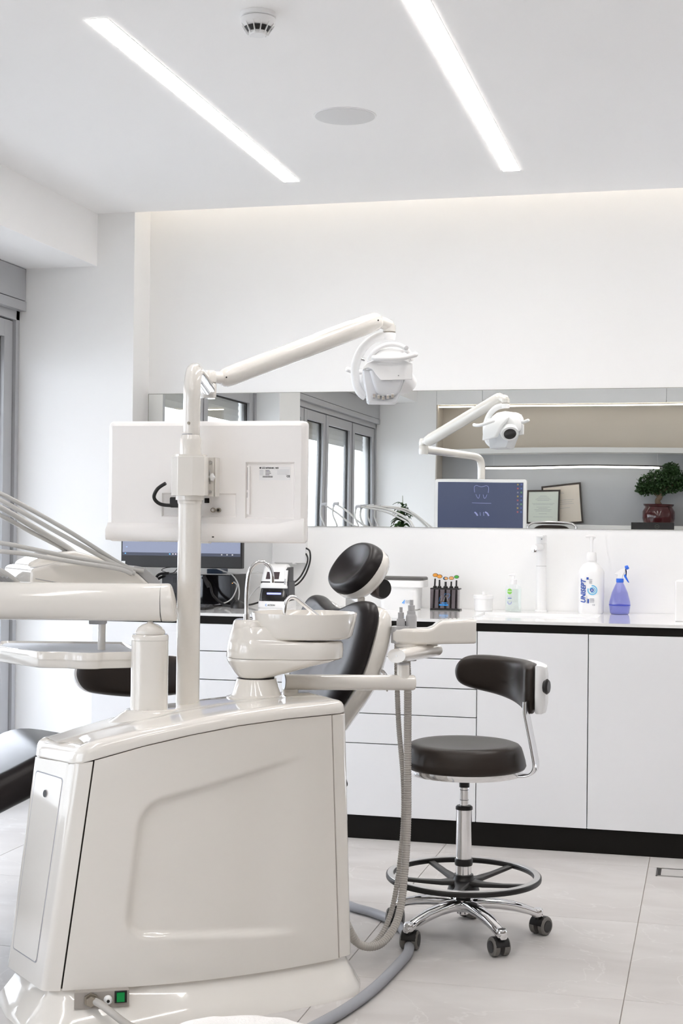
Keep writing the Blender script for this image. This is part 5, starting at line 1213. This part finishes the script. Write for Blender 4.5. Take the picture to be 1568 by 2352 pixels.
for k, (x, y, top, r_, nm, pts) in enumerate([(-0.002, -0.004, 0.075, 0.0105, 'thin', [(-0.92, 4.36, 0.927), (-0.92, 4.361, 0.861), (-0.918, 4.362, 0.777), (-0.912, 4.365, 0.658), (-0.9, 4.379, 0.5), (-0.897, 4.371, 0.372), (-0.904, 4.34, 0.224), (-0.916, 4.296, 0.119), (-0.942, 4.249, 0.052), (-0.977, 4.199, 0.038), (-1.016, 4.168, 0.075), (-1.05, 4.12, 0.16), (-1.062, 4.09, 0.24)]),
                                              (0.030, 0.002, 0.095, 0.0125, 'thick', [(-0.888, 4.348, 0.93), (-0.886, 4.345, 0.864), (-0.881, 4.34, 0.78), (-0.88, 4.343, 0.571), (-0.875, 4.325, 0.382), (-0.875, 4.285, 0.232), (-0.88, 4.223, 0.121), (-0.915, 4.162, 0.063), (-0.962, 4.119, 0.064), (-0.992, 4.094, 0.11), (-1.018, 4.076, 0.189)])]):
    t = thing('suction_hose', 'ribbed grey suction hose, %s one of the two hanging from the holder arm' % ('slimmer' if nm == 'thin' else 'thicker'), 'hose', pts[0], group='suction hoses')
    o0 = Vector(pts[0])
    r2 = 0.0078 if nm == 'thin' else 0.0116
    obj('hose', ribbed([p-o0 for p in spline(pts, 8)], r2, 0.007, 0.0007), GREYH, t)
    b = HH @ Vector((x, y, 0.020)); b = Vector((b.x-1.165, b.y+4.045, b.z+0.788))-o0
    if nm == 'thin': pr = [(0.013, -0.1), (0.013, 0.022), (0.0115, 0.027), (0.0090, 0.0275), (0.0090, 0.046), (0.0050, 0.0465), (0.0050, 0.062)]
    else: pr = [(0.0165, -0.1), (0.0165, 0.034), (0.0135, 0.040), (0.0130, 0.0405), (0.0130, 0.050), (0.0105, 0.0505), (0.0105, 0.068), (0.0060, 0.0685), (0.0060, 0.084)]
    obj('connector', MB().lathe(pr, 24, b), GREYP, t)

# hose and cable on the floor
fp_ = [(-1.172, 4.744, 0.0155), (-1.124, 4.70, 0.0155), (-1.046, 4.65, 0.0155), (-0.963, 4.566, 0.0155), (-0.892, 4.423, 0.0155), (-0.856, 4.267, 0.0155), (-0.858, 4.132, 0.0155), (-0.876, 3.902, 0.0155), (-0.906, 3.725, 0.0155), (-0.945, 3.586, 0.0155), (-1.003, 3.416, 0.0155), (-1.08, 3.22, 0.0155)]
tag(obj('floor_hose', ribbed(spline(fp_, 8), 0.0148, 0.008, 0.0006), HOSEB), 'blue grey hose curving across the floor around the unit foot', 'hose')
cpts = [UM @ Vector(q) for q in ((0.0745, -0.052, 0.073), (0.085, -0.075, 0.070), (0.105, -0.105, 0.056), (0.140, -0.140, 0.032), (0.19, -0.175, 0.016), (0.26, -0.21, 0.0105), (0.36, -0.26, 0.0105))]
tag(obj('supply_cable', MB().tube(spline(cpts, 8), 0.0095, 14), GREYH), 'grey supply cable from the brass gland at the unit foot', 'cable')

# ------------------------------------------------------------------ dental chair behind the unit
dc = thing('dental_chair', 'dental treatment chair with dark glossy upholstery and white shell behind the unit', 'dental chair', (-1.955, 3.917, 0), UA)
LEATH = mat('chair_upholstery', (0.016, 0.013, 0.013), 0.34, coat=0.0, spec=0.25, var=0.15, vscale=12, bump=0.02, bscale=600)
def plane_fn(o, ang):
    """a across the chair, l up along the tilted plane, h out of the front face"""
    L_ = Vector((math.sin(ang), 0, math.cos(ang))); N_ = Vector((-math.cos(ang), 0, math.sin(ang)))
    return lambda a, l, h: tuple(Vector(o)+Vector((0, a, 0))+L_*l+N_*h)
half = [(0.0, 0.272), (0.045, 0.275), (0.10, 0.288), (0.15, 0.302), (0.20, 0.307), (0.245, 0.298), (0.272, 0.270), (0.283, 0.225), (0.283, 0.15), (0.272, 0.09), (0.240, 0.035), (0.195, -0.02), (0.150, -0.07), (0.11, -0.105), (0.0, -0.115)]
outl = half + [(-a, l) for a, l in half[-2:0:-1]]
def dense(poly, n=2):
    p = spline([(a, b, 0) for a, b in poly]+[(poly[0][0], poly[0][1], 0)], n); return [(q.x, q.y) for q in p[:-1]]
outd = dense(outl, 3)
bfn = plane_fn((0.955, 0, 0.745), R(16))
obj('backrest', pad(outd, 0.055, 0.030, 12, 0.25, fn=bfn), LEATH, dc, sub=1, sharp=80)
outs = [(a*1.025, 0.05+(l-0.05)*1.02-0.014) for a, l in outd]
bsh = plane_fn((0.967, 0, 0.742), R(16))
shl = MB().loft([[bsh(a*k, 0.05+(l-0.05)*k, h) for a, l in outs] for k, h in ((0.985, 0.006), (1.0, -0.004), (1.0, -0.022), (0.97, -0.040), (0.86, -0.062), (0.5, -0.075))])
obj('backrest_shell', shl, WHITE, dc, sharp=60)
hfn = plane_fn((1.082, 0.0, 1.130), R(35))
hel = ellipse(0.142, 0.094, 48, 2.25)
hdr = obj('headrest', pad(hel, 0.056, 0.046, 14, 0.2, pw=2.4, fn=hfn), LEATH, dc, sub=1, sharp=80)
hs = MB().loft([[hfn(a*k, l*k, h) for a, l in hel] for k, h in ((0.985, 0.004), (1.0, -0.004), (0.985, -0.026), (0.90, -0.040), (0.5, -0.046))])
obj('headrest_shell', hs, WHITE, dc, sharp=60)
obj('headrest_stem', MB().box(1.072, 1.084, -0.028, -0.004, 0.96, 1.10).box(1.075, 1.087, 0.004, 0.028, 0.96, 1.10).tube([(1.066, -0.05, 1.005), (1.066, 0.05, 1.005)], 0.009, 14), STEEL, dc, bevel=0.002)
kn_ = obj('headrest_knob', MB().tube([(1.125, -0.050, 1.075), (1.128, -0.085, 1.075), (1.130, -0.092, 1.075)], [0.030, 0.034, 0.030], 24), mat('knob_brown', (0.07, 0.055, 0.05), 0.35), dc)
obj('knob_rim', MB().tube([(1.130, -0.091, 1.075), (1.1305, -0.094, 1.075)], [0.031, 0.029], 24), BLACKP, kn_)
obj('rear_pod', MB().loft([[(1.06+0.03*math.sin(k*1.3), y, z) for y, z in rrect(-0.05, 0.05, 0.90, 1.06, 0.02)] for k in range(3)]), WHITE, dc, bevel=0.004)
# seat and leg cushion: profile sweep
prof = [(-0.80, 0.30), (-0.72, 0.345), (-0.45, 0.48), (-0.20, 0.60), (-0.05, 0.668), (0.03, 0.702), (0.12, 0.698), (0.30, 0.655), (0.45, 0.620), (0.62, 0.592), (0.80, 0.600), (0.90, 0.640)]
path = [Vector((p[0], 0, p[1]-0.066)) for p in prof]; path = spline(path, 3)
rings = []
for i, p in enumerate(path):
    a = path[max(i-1, 0)]; b = path[min(i+1, len(path)-1)]; d = (b-a).normalized(); n_ = Vector((-d.z, 0, d.x))
    w = 0.275*(0.62 if i == 0 else 0.86 if i == 1 else 1.0); th = 0.05*(0.4 if i == 0 else 0.8 if i == 1 else 1.0)
    rings.append([tuple(p+Vector((0, y, 0))+n_*(z-th)) for y, z in rrect(-w, w, -th, th, th*0.85, 5)])
obj('seat_cushion', MB().loft(rings), LEATH, dc, sharp=60)
obj('seat_shell', MB().loft([[(x, y, z) for y, z in rrect(-w, w, zb, zt, 0.03, 4)] for x, w, zb, zt in ((0.12, 0.16, 0.44, 0.53), (0.18, 0.20, 0.42, 0.53), (0.30, 0.24, 0.38, 0.50), (0.7, 0.22, 0.36, 0.45), (0.86, 0.14, 0.42, 0.52))]), WHITE, dc, sharp=50)
obj('pedestal', MB().loft([[(0.45+x*k, y*k, z) for x, y in rrect(-0.25, 0.25, -0.16, 0.16, 0.06)] for k, z in ((1.35, 0.0), (1.3, 0.05), (0.8, 0.12), (0.72, 0.40))]), WHITE, dc, sharp=50)
obj('lever', MB().tube(spline([(1.035, -0.285, 0.84), (1.05, -0.292, 0.82), (1.055, -0.294, 0.79), (1.05, -0.295, 0.775)], 5), [0.005]*8+[0.003]*8, 8), CHROME, dc)

# ------------------------------------------------------------------ wheeled stools
def caster(parent, p, ang):
    c = obj('caster', MB().tube([(p[0], p[1], 0.050), (p[0], p[1], 0.078)], 0.009, 12), BLACKP, parent)
    d = Vector((math.cos(ang), math.sin(ang), 0)); s_ = Vector((-d.y, d.x, 0)); o = Vector((p[0], p[1], 0.029))+d*0.016
    hood_ = MB()
    rg = []
    for k in range(9):
        a = R(-25+k*25); q = o+d*0.030*math.cos(a)+Vector((0, 0, 0.030*math.sin(a)))
        rg.append([q-s_*0.024, q+s_*0.024, o+(q-o)*0.6+s_*0.024, o+(q-o)*0.6-s_*0.024])
    hood_.loft(rg)
    obj('caster_hood', hood_, BLACKP, c, bevel=0.003)
    for sd_ in (-1, 1):
        w0 = o+s_*sd_*0.008; w1 = o+s_*sd_*0.027
        obj('wheel', MB().tube([w0, w0.lerp(w1, 0.15), w0.lerp(w1, 0.8), w1], [0.026, 0.029, 0.029, 0.025], 24), WHEELG, c)
        obj('hub_cap', MB().tube([w1-s_*sd_*0.001, w1+s_*sd_*0.0015], 0.0185, 20), BLACKP, c)
def star(parent, ang0, rad=0.236, material=CHROME, hubz=0.118):
    for k in range(5):
        a = ang0+k*2*math.pi/5; d = Vector((math.cos(a), math.sin(a), 0)); s_ = Vector((-d.y, d.x, 0)); rg = []
        for t, z, w, h in ((0.02, hubz, 0.024, 0.036), (0.06, hubz+0.002, 0.022, 0.032), (0.11, hubz-0.003, 0.020, 0.030), (0.16, hubz-0.012, 0.018, 0.028), (0.20, hubz-0.024, 0.017, 0.026), (rad, hubz-0.038, 0.0165, 0.024), (rad+0.014, hubz-0.047, 0.012, 0.016)):
            c = d*t+Vector((0, 0, z)); rg.append([c+s_*x+Vector((0, 0, y-h)) for x, y in rrect(-w, w, 0, h, min(w, h)*0.55, 3)])
        lg = obj('leg', MB().loft(rg), material, parent, sharp=50)
        obj('leg_end', MB().lathe([(0.014, 0.058), (0.0165, 0.061), (0.0165, hubz-0.040), (0.013, hubz-0.034)], 18, tuple(d*rad)), material, lg)
        caster(parent, d*rad, a+(1.9 if k % 2 else 0.7)+k*0.6)
def stool(name, label, loc, rz, seat_z, ring=True, back='arm', ang0=R(20)):
    t = thing(name, label, 'stool', loc, rz, 'wheeled stools')
    star(t, ang0-rz)
    obj('hub', MB().lathe([(0.014, 0.070), (0.021, 0.074), (0.021, 0.080), (0.030, 0.085), (0.032, 0.118), (0.026, 0.125)], 28), CHROME, t)
    obj('column', MB().lathe([(0.0245, 0.12), (0.0245, seat_z-0.205)], 32), CHROME, t)
    obj('column_cap', MB().lathe([(0.0265, seat_z-0.207), (0.0265, seat_z-0.199), (0.022, seat_z-0.195)], 28), BLACKP, t)
    obj('piston', MB().lathe([(0.0135, seat_z-0.2), (0.0135, seat_z-0.135)], 24), CHROME, t)
    for z in (seat_z-0.178, seat_z-0.147): obj('piston_ring', MB().lathe([(0.0138, z), (0.0138, z+0.0015)], 24), INKK, t)
    obj('piston_sleeve', MB().lathe([(0.016, seat_z-0.138), (0.016, seat_z-0.09)], 24), BLACKP, t)
    if ring:
        RR = 0.2285; zr = 0.190
        tor = []
        def sect(a, pts): d = Vector((math.cos(a), math.sin(a), 0)); return [d*(RR+x)+Vector((0, 0, zr+z)) for x, z in pts]
        n = 72
        pts = rrect(-0.0125, 0.0125, -0.011, 0.006, 0.005, 3)
        rgs = [sect(2*math.pi*k/n, pts) for k in range(n)]; mb = MB(); mb.loft(rgs+[rgs[0]], caps=False); rg_ = obj('foot_ring', mb, BLACKP, t)
        pts2 = [(-0.0105, 0.0055), (0.0085, 0.0055), (0.0075, 0.0068), (-0.0095, 0.0068)]
        rgs = [sect(2*math.pi*k/n, pts2) for k in range(n)]; mb = MB(); mb.loft(rgs+[rgs[0]], caps=False); obj('ring_band', mb, STEEL, rg_)
        obj('ring_hub', MB().lathe([(0.048, zr-0.050), (0.050, zr-0.044), (0.042, zr-0.020), (0.032, zr-0.010), (0.030, zr+0.004)], 28), BLACKP, t)
        obj('stop_collar', MB().lathe([(0.0265, zr+0.032), (0.028, zr+0.036), (0.028, zr+0.050), (0.0265, zr+0.053)], 28), BLACKP, t)
        for k in range(5):
            a = ang0-rz+R(36)+k*2*math.pi/5; d = Vector((math.cos(a), math.sin(a), 0)); s_ = Vector((-d.y, d.x, 0)); g_ = []
            for r_, z, w, h in ((0.03, -0.014, 0.026, 0.012), (0.07, -0.016, 0.017, 0.011), (0.13, -0.012, 0.0125, 0.009), (0.218, -0.002, 0.012, 0.008)):
                c = d*r_+Vector((0, 0, zr+z)); g_.append([c+s_*x+Vector((0, 0, y)) for x, y in rrect(-w, w, -h, h*0.2, h*0.4, 2)])
            obj('ring_spoke', MB().loft(g_), BLACKP, rg_, sharp=50)
    # seat
    rs = 0.189
    obj('seat_plate', MB().lathe([(0.12, seat_z-0.098), (rs-0.012, seat_z-0.094), (rs-0.008, seat_z-0.086), (rs-0.008, seat_z-0.074)], 60), CHROME, t)
    sprof = [(rs-0.012, seat_z-0.078), (rs-0.002, seat_z-0.074), (rs+0.002, seat_z-0.066), (rs-0.001, seat_z-0.050), (rs-0.008, seat_z-0.026), (rs-0.013, seat_z-0.012), (rs-0.020, seat_z-0.004), (rs-0.031, seat_z), (rs-0.055, seat_z-0.001), (rs-0.09, seat_z-0.004), (0.03, seat_z-0.006)]
    obj('seat', MB().lathe(sprof, 64), BLACKL, t, sharp=80)
    return t
# stool in front of the cabinets; its frame is aligned with the room
ST = Vector((-0.735, 4.52, 0))
SZ = 0.602
st1 = stool('assistant_stool', 'black round assistant stool with chrome foot ring and side torso support', ST, 0.0, SZ)
ba = R(-10)
bd_ = Vector((math.cos(ba), math.sin(ba), 0))
pthb = [bd_*0.14+Vector((0, 0, SZ-0.088)), bd_*0.19+Vector((0, 0, SZ-0.087)), bd_*0.216+Vector((0, 0, SZ-0.080)), bd_*0.229+Vector((0, 0, SZ-0.058)), bd_*0.224+Vector((0, 0, SZ-0.02)), bd_*0.207+Vector((0, 0, SZ+0.06)), bd_*0.197+Vector((0, 0, SZ+0.108)), bd_*0.196+Vector((0, 0, SZ+0.14))]
pb = spline(pthb, 5); sdv = Vector((-bd_.y, bd_.x, 0)); rg = []
for i, p in enumerate(pb):
    d = (pb[min(i+1, len(pb)-1)]-pb[max(i-1, 0)]).normalized(); n_ = d.cross(sdv).normalized()
    rg.append([tuple(p+sdv*x+n_*y) for x, y in rrect(-0.025, 0.025, -0.004, 0.004, 0.003, 2)])
obj('back_bracket', MB().loft(rg), CHROME, st1, sharp=50)
th0 = R(-4)
def armfn(rad):
    return lambda s_, z, h: (math.cos(th0+s_/rad)*(rad-h), math.sin(th0+s_/rad)*(rad-h), z)
pado = dense([(0.0, 0.838), (0.02, 0.850), (0.08, 0.855), (0.20, 0.857), (0.30, 0.860), (0.365, 0.854), (0.398, 0.828), (0.404, 0.795), (0.388, 0.765), (0.34, 0.748), (0.26, 0.735), (0.18, 0.720), (0.10, 0.704), (0.03, 0.698), (0.004, 0.706), (-0.006, 0.75), (-0.006, 0.80)], 3)
obj('torso_pad', pad(pado, 0.036, 0.004, 10, 0.5, pw=2.8, fn=armfn(0.205)), BLACKL, st1, sub=1, sharp=80)
shp = dense([(-0.012, 0.850), (0.10, 0.852), (0.20, 0.850), (0.25, 0.83), (0.26, 0.80), (0.22, 0.768), (0.12, 0.722), (0.02, 0.708), (-0.012, 0.715)], 3)
f2 = armfn(0.228)
obj('pad_shell', MB().loft([[f2(0.12+(s_-0.12)*k, 0.78+(z-0.78)*k, h) for s_, z in shp] for k, h in ((0.02, 0.004), (0.6, 0.006), (0.97, 0.008), (1.0, 0.004), (1.0, -0.012), (0.93, -0.024), (0.6, -0.028), (0.02, -0.028))]), BRIGHT, st1, sharp=50)
kp = bd_*0.252+Vector((0, 0, 0.79))
obj('adjust_knob', MB().tube([kp, kp+bd_*0.010, kp+bd_*0.016], [0.018, 0.024, 0.019], 20), BLACKP, st1)

# second stool behind the unit, near the windows
SZ2 = 0.50
st2 = stool('operator_stool', 'black operator stool with white shelled backrest behind the unit posts', Vector((-1.925, 4.665, 0)), 0.0, SZ2, ring=False, ang0=R(40))
bc = Vector((-0.045, 0.215, 0))
def bfull(rad):
    return lambda s_, z, h: (bc.x+math.sin(s_/rad+R(14))*(-1)*(-1)*rad*1.0-math.sin(R(14))*rad, bc.y+(math.cos(s_/rad)-1)*rad*(-1)*(-1)-h, z)
pout = dense([(-0.205, 0.78), (-0.16, 0.803), (0.0, 0.806), (0.16, 0.803), (0.205, 0.78), (0.212, 0.735), (0.19, 0.690), (0.14, 0.668), (0.0, 0.655), (-0.14, 0.668), (-0.19, 0.690), (-0.212, 0.735)], 4)
def bf2(a, z, h): x = a; y = -0.9*a*a; c, s_ = math.cos(R(14)), math.sin(R(14)); yy = y-h; return (bc.x+x*c-yy*s_, bc.y+x*s_+yy*c, z)
obj('backrest', pad(pout, 0.040, 0.004, 10, 0.4, pw=2.3, fn=bf2), BLACKL, st2, sub=1, sharp=80)
sout = [(a*1.05, 0.732+(z-0.732)*1.0) for a, z in pout]
obj('backrest_shell', MB().loft([[bf2(a*k, 0.732+(z-0.732)*k, h) for a, z in sout] for k, h in ((0.02, 0.004), (0.6, 0.006), (0.97, 0.010), (1.0, 0.002), (1.0, -0.016), (0.92, -0.030), (0.5, -0.036), (0.02, -0.036))]), BRIGHT, st2, sharp=50)
rg = []
for p in spline([Vector((-0.045, 0.12, SZ2-0.088)), Vector((-0.048, 0.21, SZ2-0.086)), Vector((-0.05, 0.245, SZ2-0.05)), Vector((-0.05, 0.245, SZ2+0.1)), Vector((-0.05, 0.242, SZ2+0.22))], 5):
    rg.append(p)
obj('back_bracket', MB().tube(rg, 0.012, 10, flat=1.7), STEEL, st2)

# ------------------------------------------------------------------ round fleecy stool near the camera
pf = thing('fleece_stool', 'round stool with white fleece cover in front of the unit foot', 'stool', (-0.675, 2.09, 0.0))
rg = []
fl_prof = [(0.10, 0.385), (0.150, 0.388), (0.162, 0.41), (0.164, 0.450), (0.158, 0.482), (0.142, 0.499), (0.10, 0.506), (0.02, 0.508)]
for i, (r_, z) in enumerate(fl_prof):
    rg.append([(r_*math.cos(2*math.pi*j/72)*(1+random.uniform(-0.012, 0.012)), r_*math.sin(2*math.pi*j/72)*(1+random.uniform(-0.012, 0.012)), z+random.uniform(-0.002, 0.002)) for j in range(72)])
obj('cover', MB().loft(rg), mat('white_fleece', (0.70, 0.69, 0.68), 0.95, spec=0.1, bump=1.0, bscale=220), pf, sub=1, sharp=80)
for k in range(4):
    a = R(45+90*k); obj('leg', MB().tube([(0.10*math.cos(a), 0.10*math.sin(a), 0.39), (0.14*math.cos(a), 0.14*math.sin(a), 0.0)], [0.014, 0.010], 12), STEEL, pf)

# ------------------------------------------------------------------ things on the far side of the room that the mirror shows
def frame(label, x, y, z, w, h, tilt, lean, paper, lines):
    t = thing('framed_certificate', label, 'picture frame', (x, y, z), math.pi)
    M_ = Matrix.Rotation(tilt, 4, 'Y') @ Matrix.Rotation(lean, 4, 'X')
    b = 0.016
    obj('frame', MB().box(-w/2, w/2, -0.008, 0.008, 0, b, M_).box(-w/2, w/2, -0.008, 0.008, h-b, h, M_).box(-w/2, -w/2+b, -0.008, 0.008, b, h-b, M_).box(w/2-b, w/2, -0.008, 0.008, b, h-b, M_), mat('dark_wood_frame', (0.025, 0.017, 0.012), 0.4, var=0.1), t, sharp=0)
    obj('paper', MB().box(-w/2+b, w/2-b, -0.003, 0.004, b, h-b, M_), paper, t, sharp=0)
    for (z0, hw_) in lines:
        obj('printed_line', MB().box(-hw_*w, hw_*w, -0.0036, -0.002, z0*h, z0*h+0.0022, M_), INKG, t, sharp=0)
    obj('glass', MB().box(-w/2+b, w/2-b, -0.0062, -0.005, b, h-b, M_), PANE, t, sharp=0)
    return t
GP = mat('greenish_paper', (0.82, 0.86, 0.78), 0.8, var=0.02); PP_ = mat('cream_paper', (0.84, 0.74, 0.65), 0.8, var=0.02)
ln = [(0.82, 0.10), (0.79, 0.16), (0.75, 0.2), (0.72, 0.24), (0.69, 0.18), (0.60, 0.34), (0.57, 0.3), (0.50, 0.2), (0.46, 0.14), (0.42, 0.26), (0.38, 0.22), (0.30, 0.12), (0.2, 0.3)]
frame('framed pale green certificate in the niche, standing in front of the cream one', -1.565, -1.135, 1.30, 0.315, 0.335, R(0), R(-7), GP, ln)
frame('framed cream certificate leaning crooked behind the pale green one', -1.375, -1.195, 1.302, 0.372, 0.385, R(5), R(-5), PP_, [(0.80, 0.05), (0.77, 0.07), (0.6, 0.3), (0.55, 0.26), (0.5, 0.3), (0.4, 0.2)])
# niche lights
nl = thing('niche_light', 'thin warm strip light along the top of the rear niche', 'strip light', (0, -0.975, 2.43))
obj('led_strip', MB().box(NX0+0.02, NX1-0.02, -0.006, 0.006, -0.006, 0.006), LEDN, nl, sharp=0)
pn = thing('linear_lamp', 'hanging linear lamp under the niche shelf with black end', 'lamp', (-1.28, -1.08, 1.845))
obj('body', MB().box(-0.87, 0.87, -0.012, 0.012, 0.004, 0.016), BLACKP, pn, bevel=0.002)
obj('tube', MB().box(-0.83, 0.815, -0.010, 0.010, -0.014, 0.004), LEDN, pn, bevel=0.003)
for x in (-0.75, 0.80): obj('wire', MB().tube([(x, 0, 0.016), (x, 0, 0.14)], 0.0012, 6), STEEL, pn)
# bonsai
bo = thing('potted_bonsai', 'small bonsai tree in a dark red glazed pot on the niche sill', 'plant', (-0.478, -1.085, 1.30))
obj('pot', MB().lathe([(0.105, 0), (0.135, 0.012), (0.150, 0.07), (0.148, 0.135), (0.130, 0.165), (0.124, 0.178), (0.138, 0.192), (0.142, 0.205), (0.130, 0.207), (0.120, 0.19)], 48), mat('oxblood_glaze', (0.055, 0.010, 0.012), 0.12, coat=0.4, var=0.2), bo)
obj('soil', MB().lathe([(0.0, 0.186), (0.122, 0.187), (0.122, 0.19)], 30), mat('soil', (0.05, 0.035, 0.025), 0.95, var=0.3), bo)
BARK = mat('bark', (0.16, 0.11, 0.075), 0.85, var=0.3, vscale=30, bump=0.4)
obj('trunk', MB().tube(spline([(0.01, 0, 0.185), (-0.012, 0.01, 0.235), (0.015, 0, 0.275), (0.02, -0.01, 0.33), (0.05, 0, 0.39)], 5), [0.034, 0.030, 0.028, 0.027, 0.026]+[0.024]*5+[0.022]*5+[0.018]*6, 12).tube(spline([(0.0, 0, 0.27), (-0.06, 0.01, 0.33), (-0.11, 0, 0.36)], 5), 0.012, 8).tube(spline([(0.02, 0, 0.31), (0.09, 0.02, 0.36), (0.15, 0, 0.40)], 5), 0.012, 8), BARK, bo)
LEAFD = mat('dark_leaf', (0.022, 0.062, 0.014), 0.45, var=0.35, vscale=9)
rnd = random.Random(3)
lf_ = MB()
blobs = [(-0.10, 0, 0.40, 0.095), (-0.02, 0.02, 0.44, 0.10), (0.07, 0, 0.46, 0.11), (0.16, 0.01, 0.45, 0.10), (0.12, 0, 0.53, 0.075), (-0.14, 0, 0.34, 0.07), (0.21, 0, 0.40, 0.085), (0.03, 0.0, 0.36, 0.09), (0.12, 0, 0.37, 0.08), (-0.05, 0, 0.35, 0.075)]
for k in range(4200):
    bx, by, bz, br_ = rnd.choice(blobs)
    d = Vector((rnd.gauss(0, 1), rnd.gauss(0, 1), rnd.gauss(0, 1))).normalized()*br_*rnd.uniform(0.55, 1.05)
    c = Vector((bx, by, bz))+Vector((d.x, d.y, d.z*0.8)); a = Vector((rnd.gauss(0, 1), rnd.gauss(0, 1), rnd.gauss(0, 0.6))).normalized()
    b = a.cross(Vector((rnd.gauss(0, 1), rnd.gauss(0, 1), rnd.gauss(0, 1)))).normalized(); s_ = rnd.uniform(0.016, 0.026)
    n_ = a.cross(b)
    lf_.add([c, c+a*s_*0.5+b*s_*0.42+n_*0.003, c+a*s_*1.15, c+a*s_*0.5-b*s_*0.42+n_*0.003], [(0, 1, 2), (0, 2, 3)])
fo = obj('foliage', lf_, LEAFD, bo, sharp=0); fo['kind'] = 'stuff'
# desk, screen and high-backed chair by the rear wall
dk = thing('desk', 'plain white desk against the rear wall below the niche', 'desk', (-0.25, -0.645, 0))
obj('top', MB().box(-0.75, 0.75, -0.285, 0.285, 0.715, 0.74), SHELF, dk, bevel=0.002)
for x in (-0.73, 0.705): obj('side_panel', MB().box(x, x+0.025, -0.27, 0.27, 0, 0.715), SHELF, dk, bevel=0.001)
dmn = thing('desk_monitor', 'black desk monitor seen from behind with round emblem, reflected in the mirror', 'monitor', (-0.515, -0.62, 0.74), 0)
obj('panel', MB().box(-0.19, 0.19, -0.022, 0.012, 0.25, 0.590), BLACKP, dmn, bevel=0.004)
obj('screen', MB().box(-0.182, 0.182, -0.0235, -0.0215, 0.262, 0.582), BLACKG, dmn, sharp=0)
obj('stand_neck', MB().box(-0.025, 0.025, 0.0, 0.03, 0.012, 0.40), BLACKP, dmn, bevel=0.003)
obj('stand_foot', MB().prism(rrect(-0.10, 0.10, -0.07, 0.09, 0.015), 0, 0.012), BLACKP, dmn, bevel=0.002)
EMB = mat('emblem_grey', (0.10, 0.10, 0.09), 0.4)
ering = MB(); v = []; f = []
for k in range(29):
    a = 2*math.pi*k/28
    v += [(0.038+0.017*math.cos(a), 0.0126, 0.553+0.017*math.sin(a)), (0.038+0.0195*math.cos(a), 0.0126, 0.553+0.0195*math.sin(a))]
for k in range(28): f.append((2*k, 2*k+1, 2*k+3, 2*k+2))
em = obj('emblem', ering.add(v, f), EMB, dmn, sharp=0)
text('DELL', 0.0105, EMB, em, plane_m((0.038, 0.0127, 0.5495), (-1, 0, 0), (0, 0, 1)), align='CENTER')
oc = thing('office_chair', 'black high backed office chair with chrome top rail, reflected in the mirror', 'chair', (-1.435, -0.40, 0))
star(oc, R(10), 0.25)
obj('column', MB().lathe([(0.030, 0.08), (0.028, 0.25), (0.018, 0.251), (0.018, 0.44)], 24), CHROME, oc)
obj('seat', pad(ellipse(0.24, 0.23, 40, 4), 0.05, 0.006, 8, 0.6, fn=lambda a, b, h: (a, b, 0.47+h)), BLACKL, oc, sharp=80)
obj('backrest', pad(ellipse(0.205, 0.36, 44, 4.5), 0.035, 0.004, 8, 0.8, fn=lambda a, b, h: (a, -0.20-0.10*((b+0.36)/0.72)+h-0.25*a*a*(-1), 0.93+b)), BLACKL, oc, sharp=80)
obj('back_rail', MB().tube(spline([(-0.215, -0.19, 0.55), (-0.222, -0.26, 0.95), (-0.222, -0.30, 1.24), (-0.205, -0.305, 1.29), (-0.15, -0.306, 1.312), (0, -0.306, 1.320), (0.15, -0.306, 1.312), (0.205, -0.305, 1.29), (0.222, -0.30, 1.24), (0.222, -0.26, 0.95), (0.215, -0.19, 0.55)], 6), 0.010, 12), CHROME, oc)
obj('under_frame', MB().box(-0.21, 0.21, -0.21, 0.12, 0.43, 0.445), CHROME, oc, bevel=0.004)
# leafy plant
lp = thing('potted_plant', 'tall slender leafy plant in a white planter by the windows, reflected in the mirror', 'plant', (-2.66, 0.35, 0))
obj('planter', MB().lathe([(0.11, 0), (0.13, 0.01), (0.155, 0.42), (0.150, 0.425), (0.14, 0.40)], 36), WHITE2, lp)
obj('soil', MB().lathe([(0.0, 0.39), (0.141, 0.391), (0.141, 0.40)], 30), mat('soil', (0.05, 0.035, 0.025), 0.95), lp)
stem = spline([(0, 0, 0.39), (0.02, 0.01, 0.75), (-0.01, 0, 1.1), (0.01, 0.01, 1.35), (0.005, 0, 1.53)], 8)
obj('stem', MB().tube(stem, [0.010-0.008*i/(len(stem)-1) for i in range(len(stem))], 8), mat('green_stem', (0.12, 0.16, 0.05), 0.6), lp)
LG_ = mat('green_leaf', (0.035, 0.085, 0.022), 0.35, var=0.3, vscale=12)
lv = MB(); nn = 7
for j in range(nn):
    t_ = j/(nn-1); w_ = 0.022*math.sin(math.pi*min(1, 0.08+0.92*t_)**0.8)+0.0006; z_ = 0.028*math.sin(math.pi*t_*0.9)-0.03*t_*t_
    lv.v += [(0.095*t_, -w_, z_+0.006), (0.095*t_, 0, z_), (0.095*t_, w_, z_+0.006)]
for j in range(nn-1):
    for i_ in range(2): a = j*3+i_; lv.f.append((a, a+1, a+4, a+3))
lme = mesh_of(lv, 'leaf', LG_, 60)
for k in range(64):
    z = rnd.uniform(0.85, 1.2) if k < 18 else rnd.uniform(1.2, 1.44); a = k*2.4+rnd.uniform(-0.3, 0.3)
    i_ = min(range(len(stem)), key=lambda q: abs(stem[q].z-z)); o = obj('leaf', lme, None, lp)
    o.location = stem[i_]; o.rotation_euler = (rnd.uniform(-0.3, 0.3), rnd.uniform(-0.5, 0.5), a); s_ = rnd.uniform(0.85, 1.25)*(1.1-0.35*max(0, z-1.25)/0.25); o.scale = (s_, s_, s_)
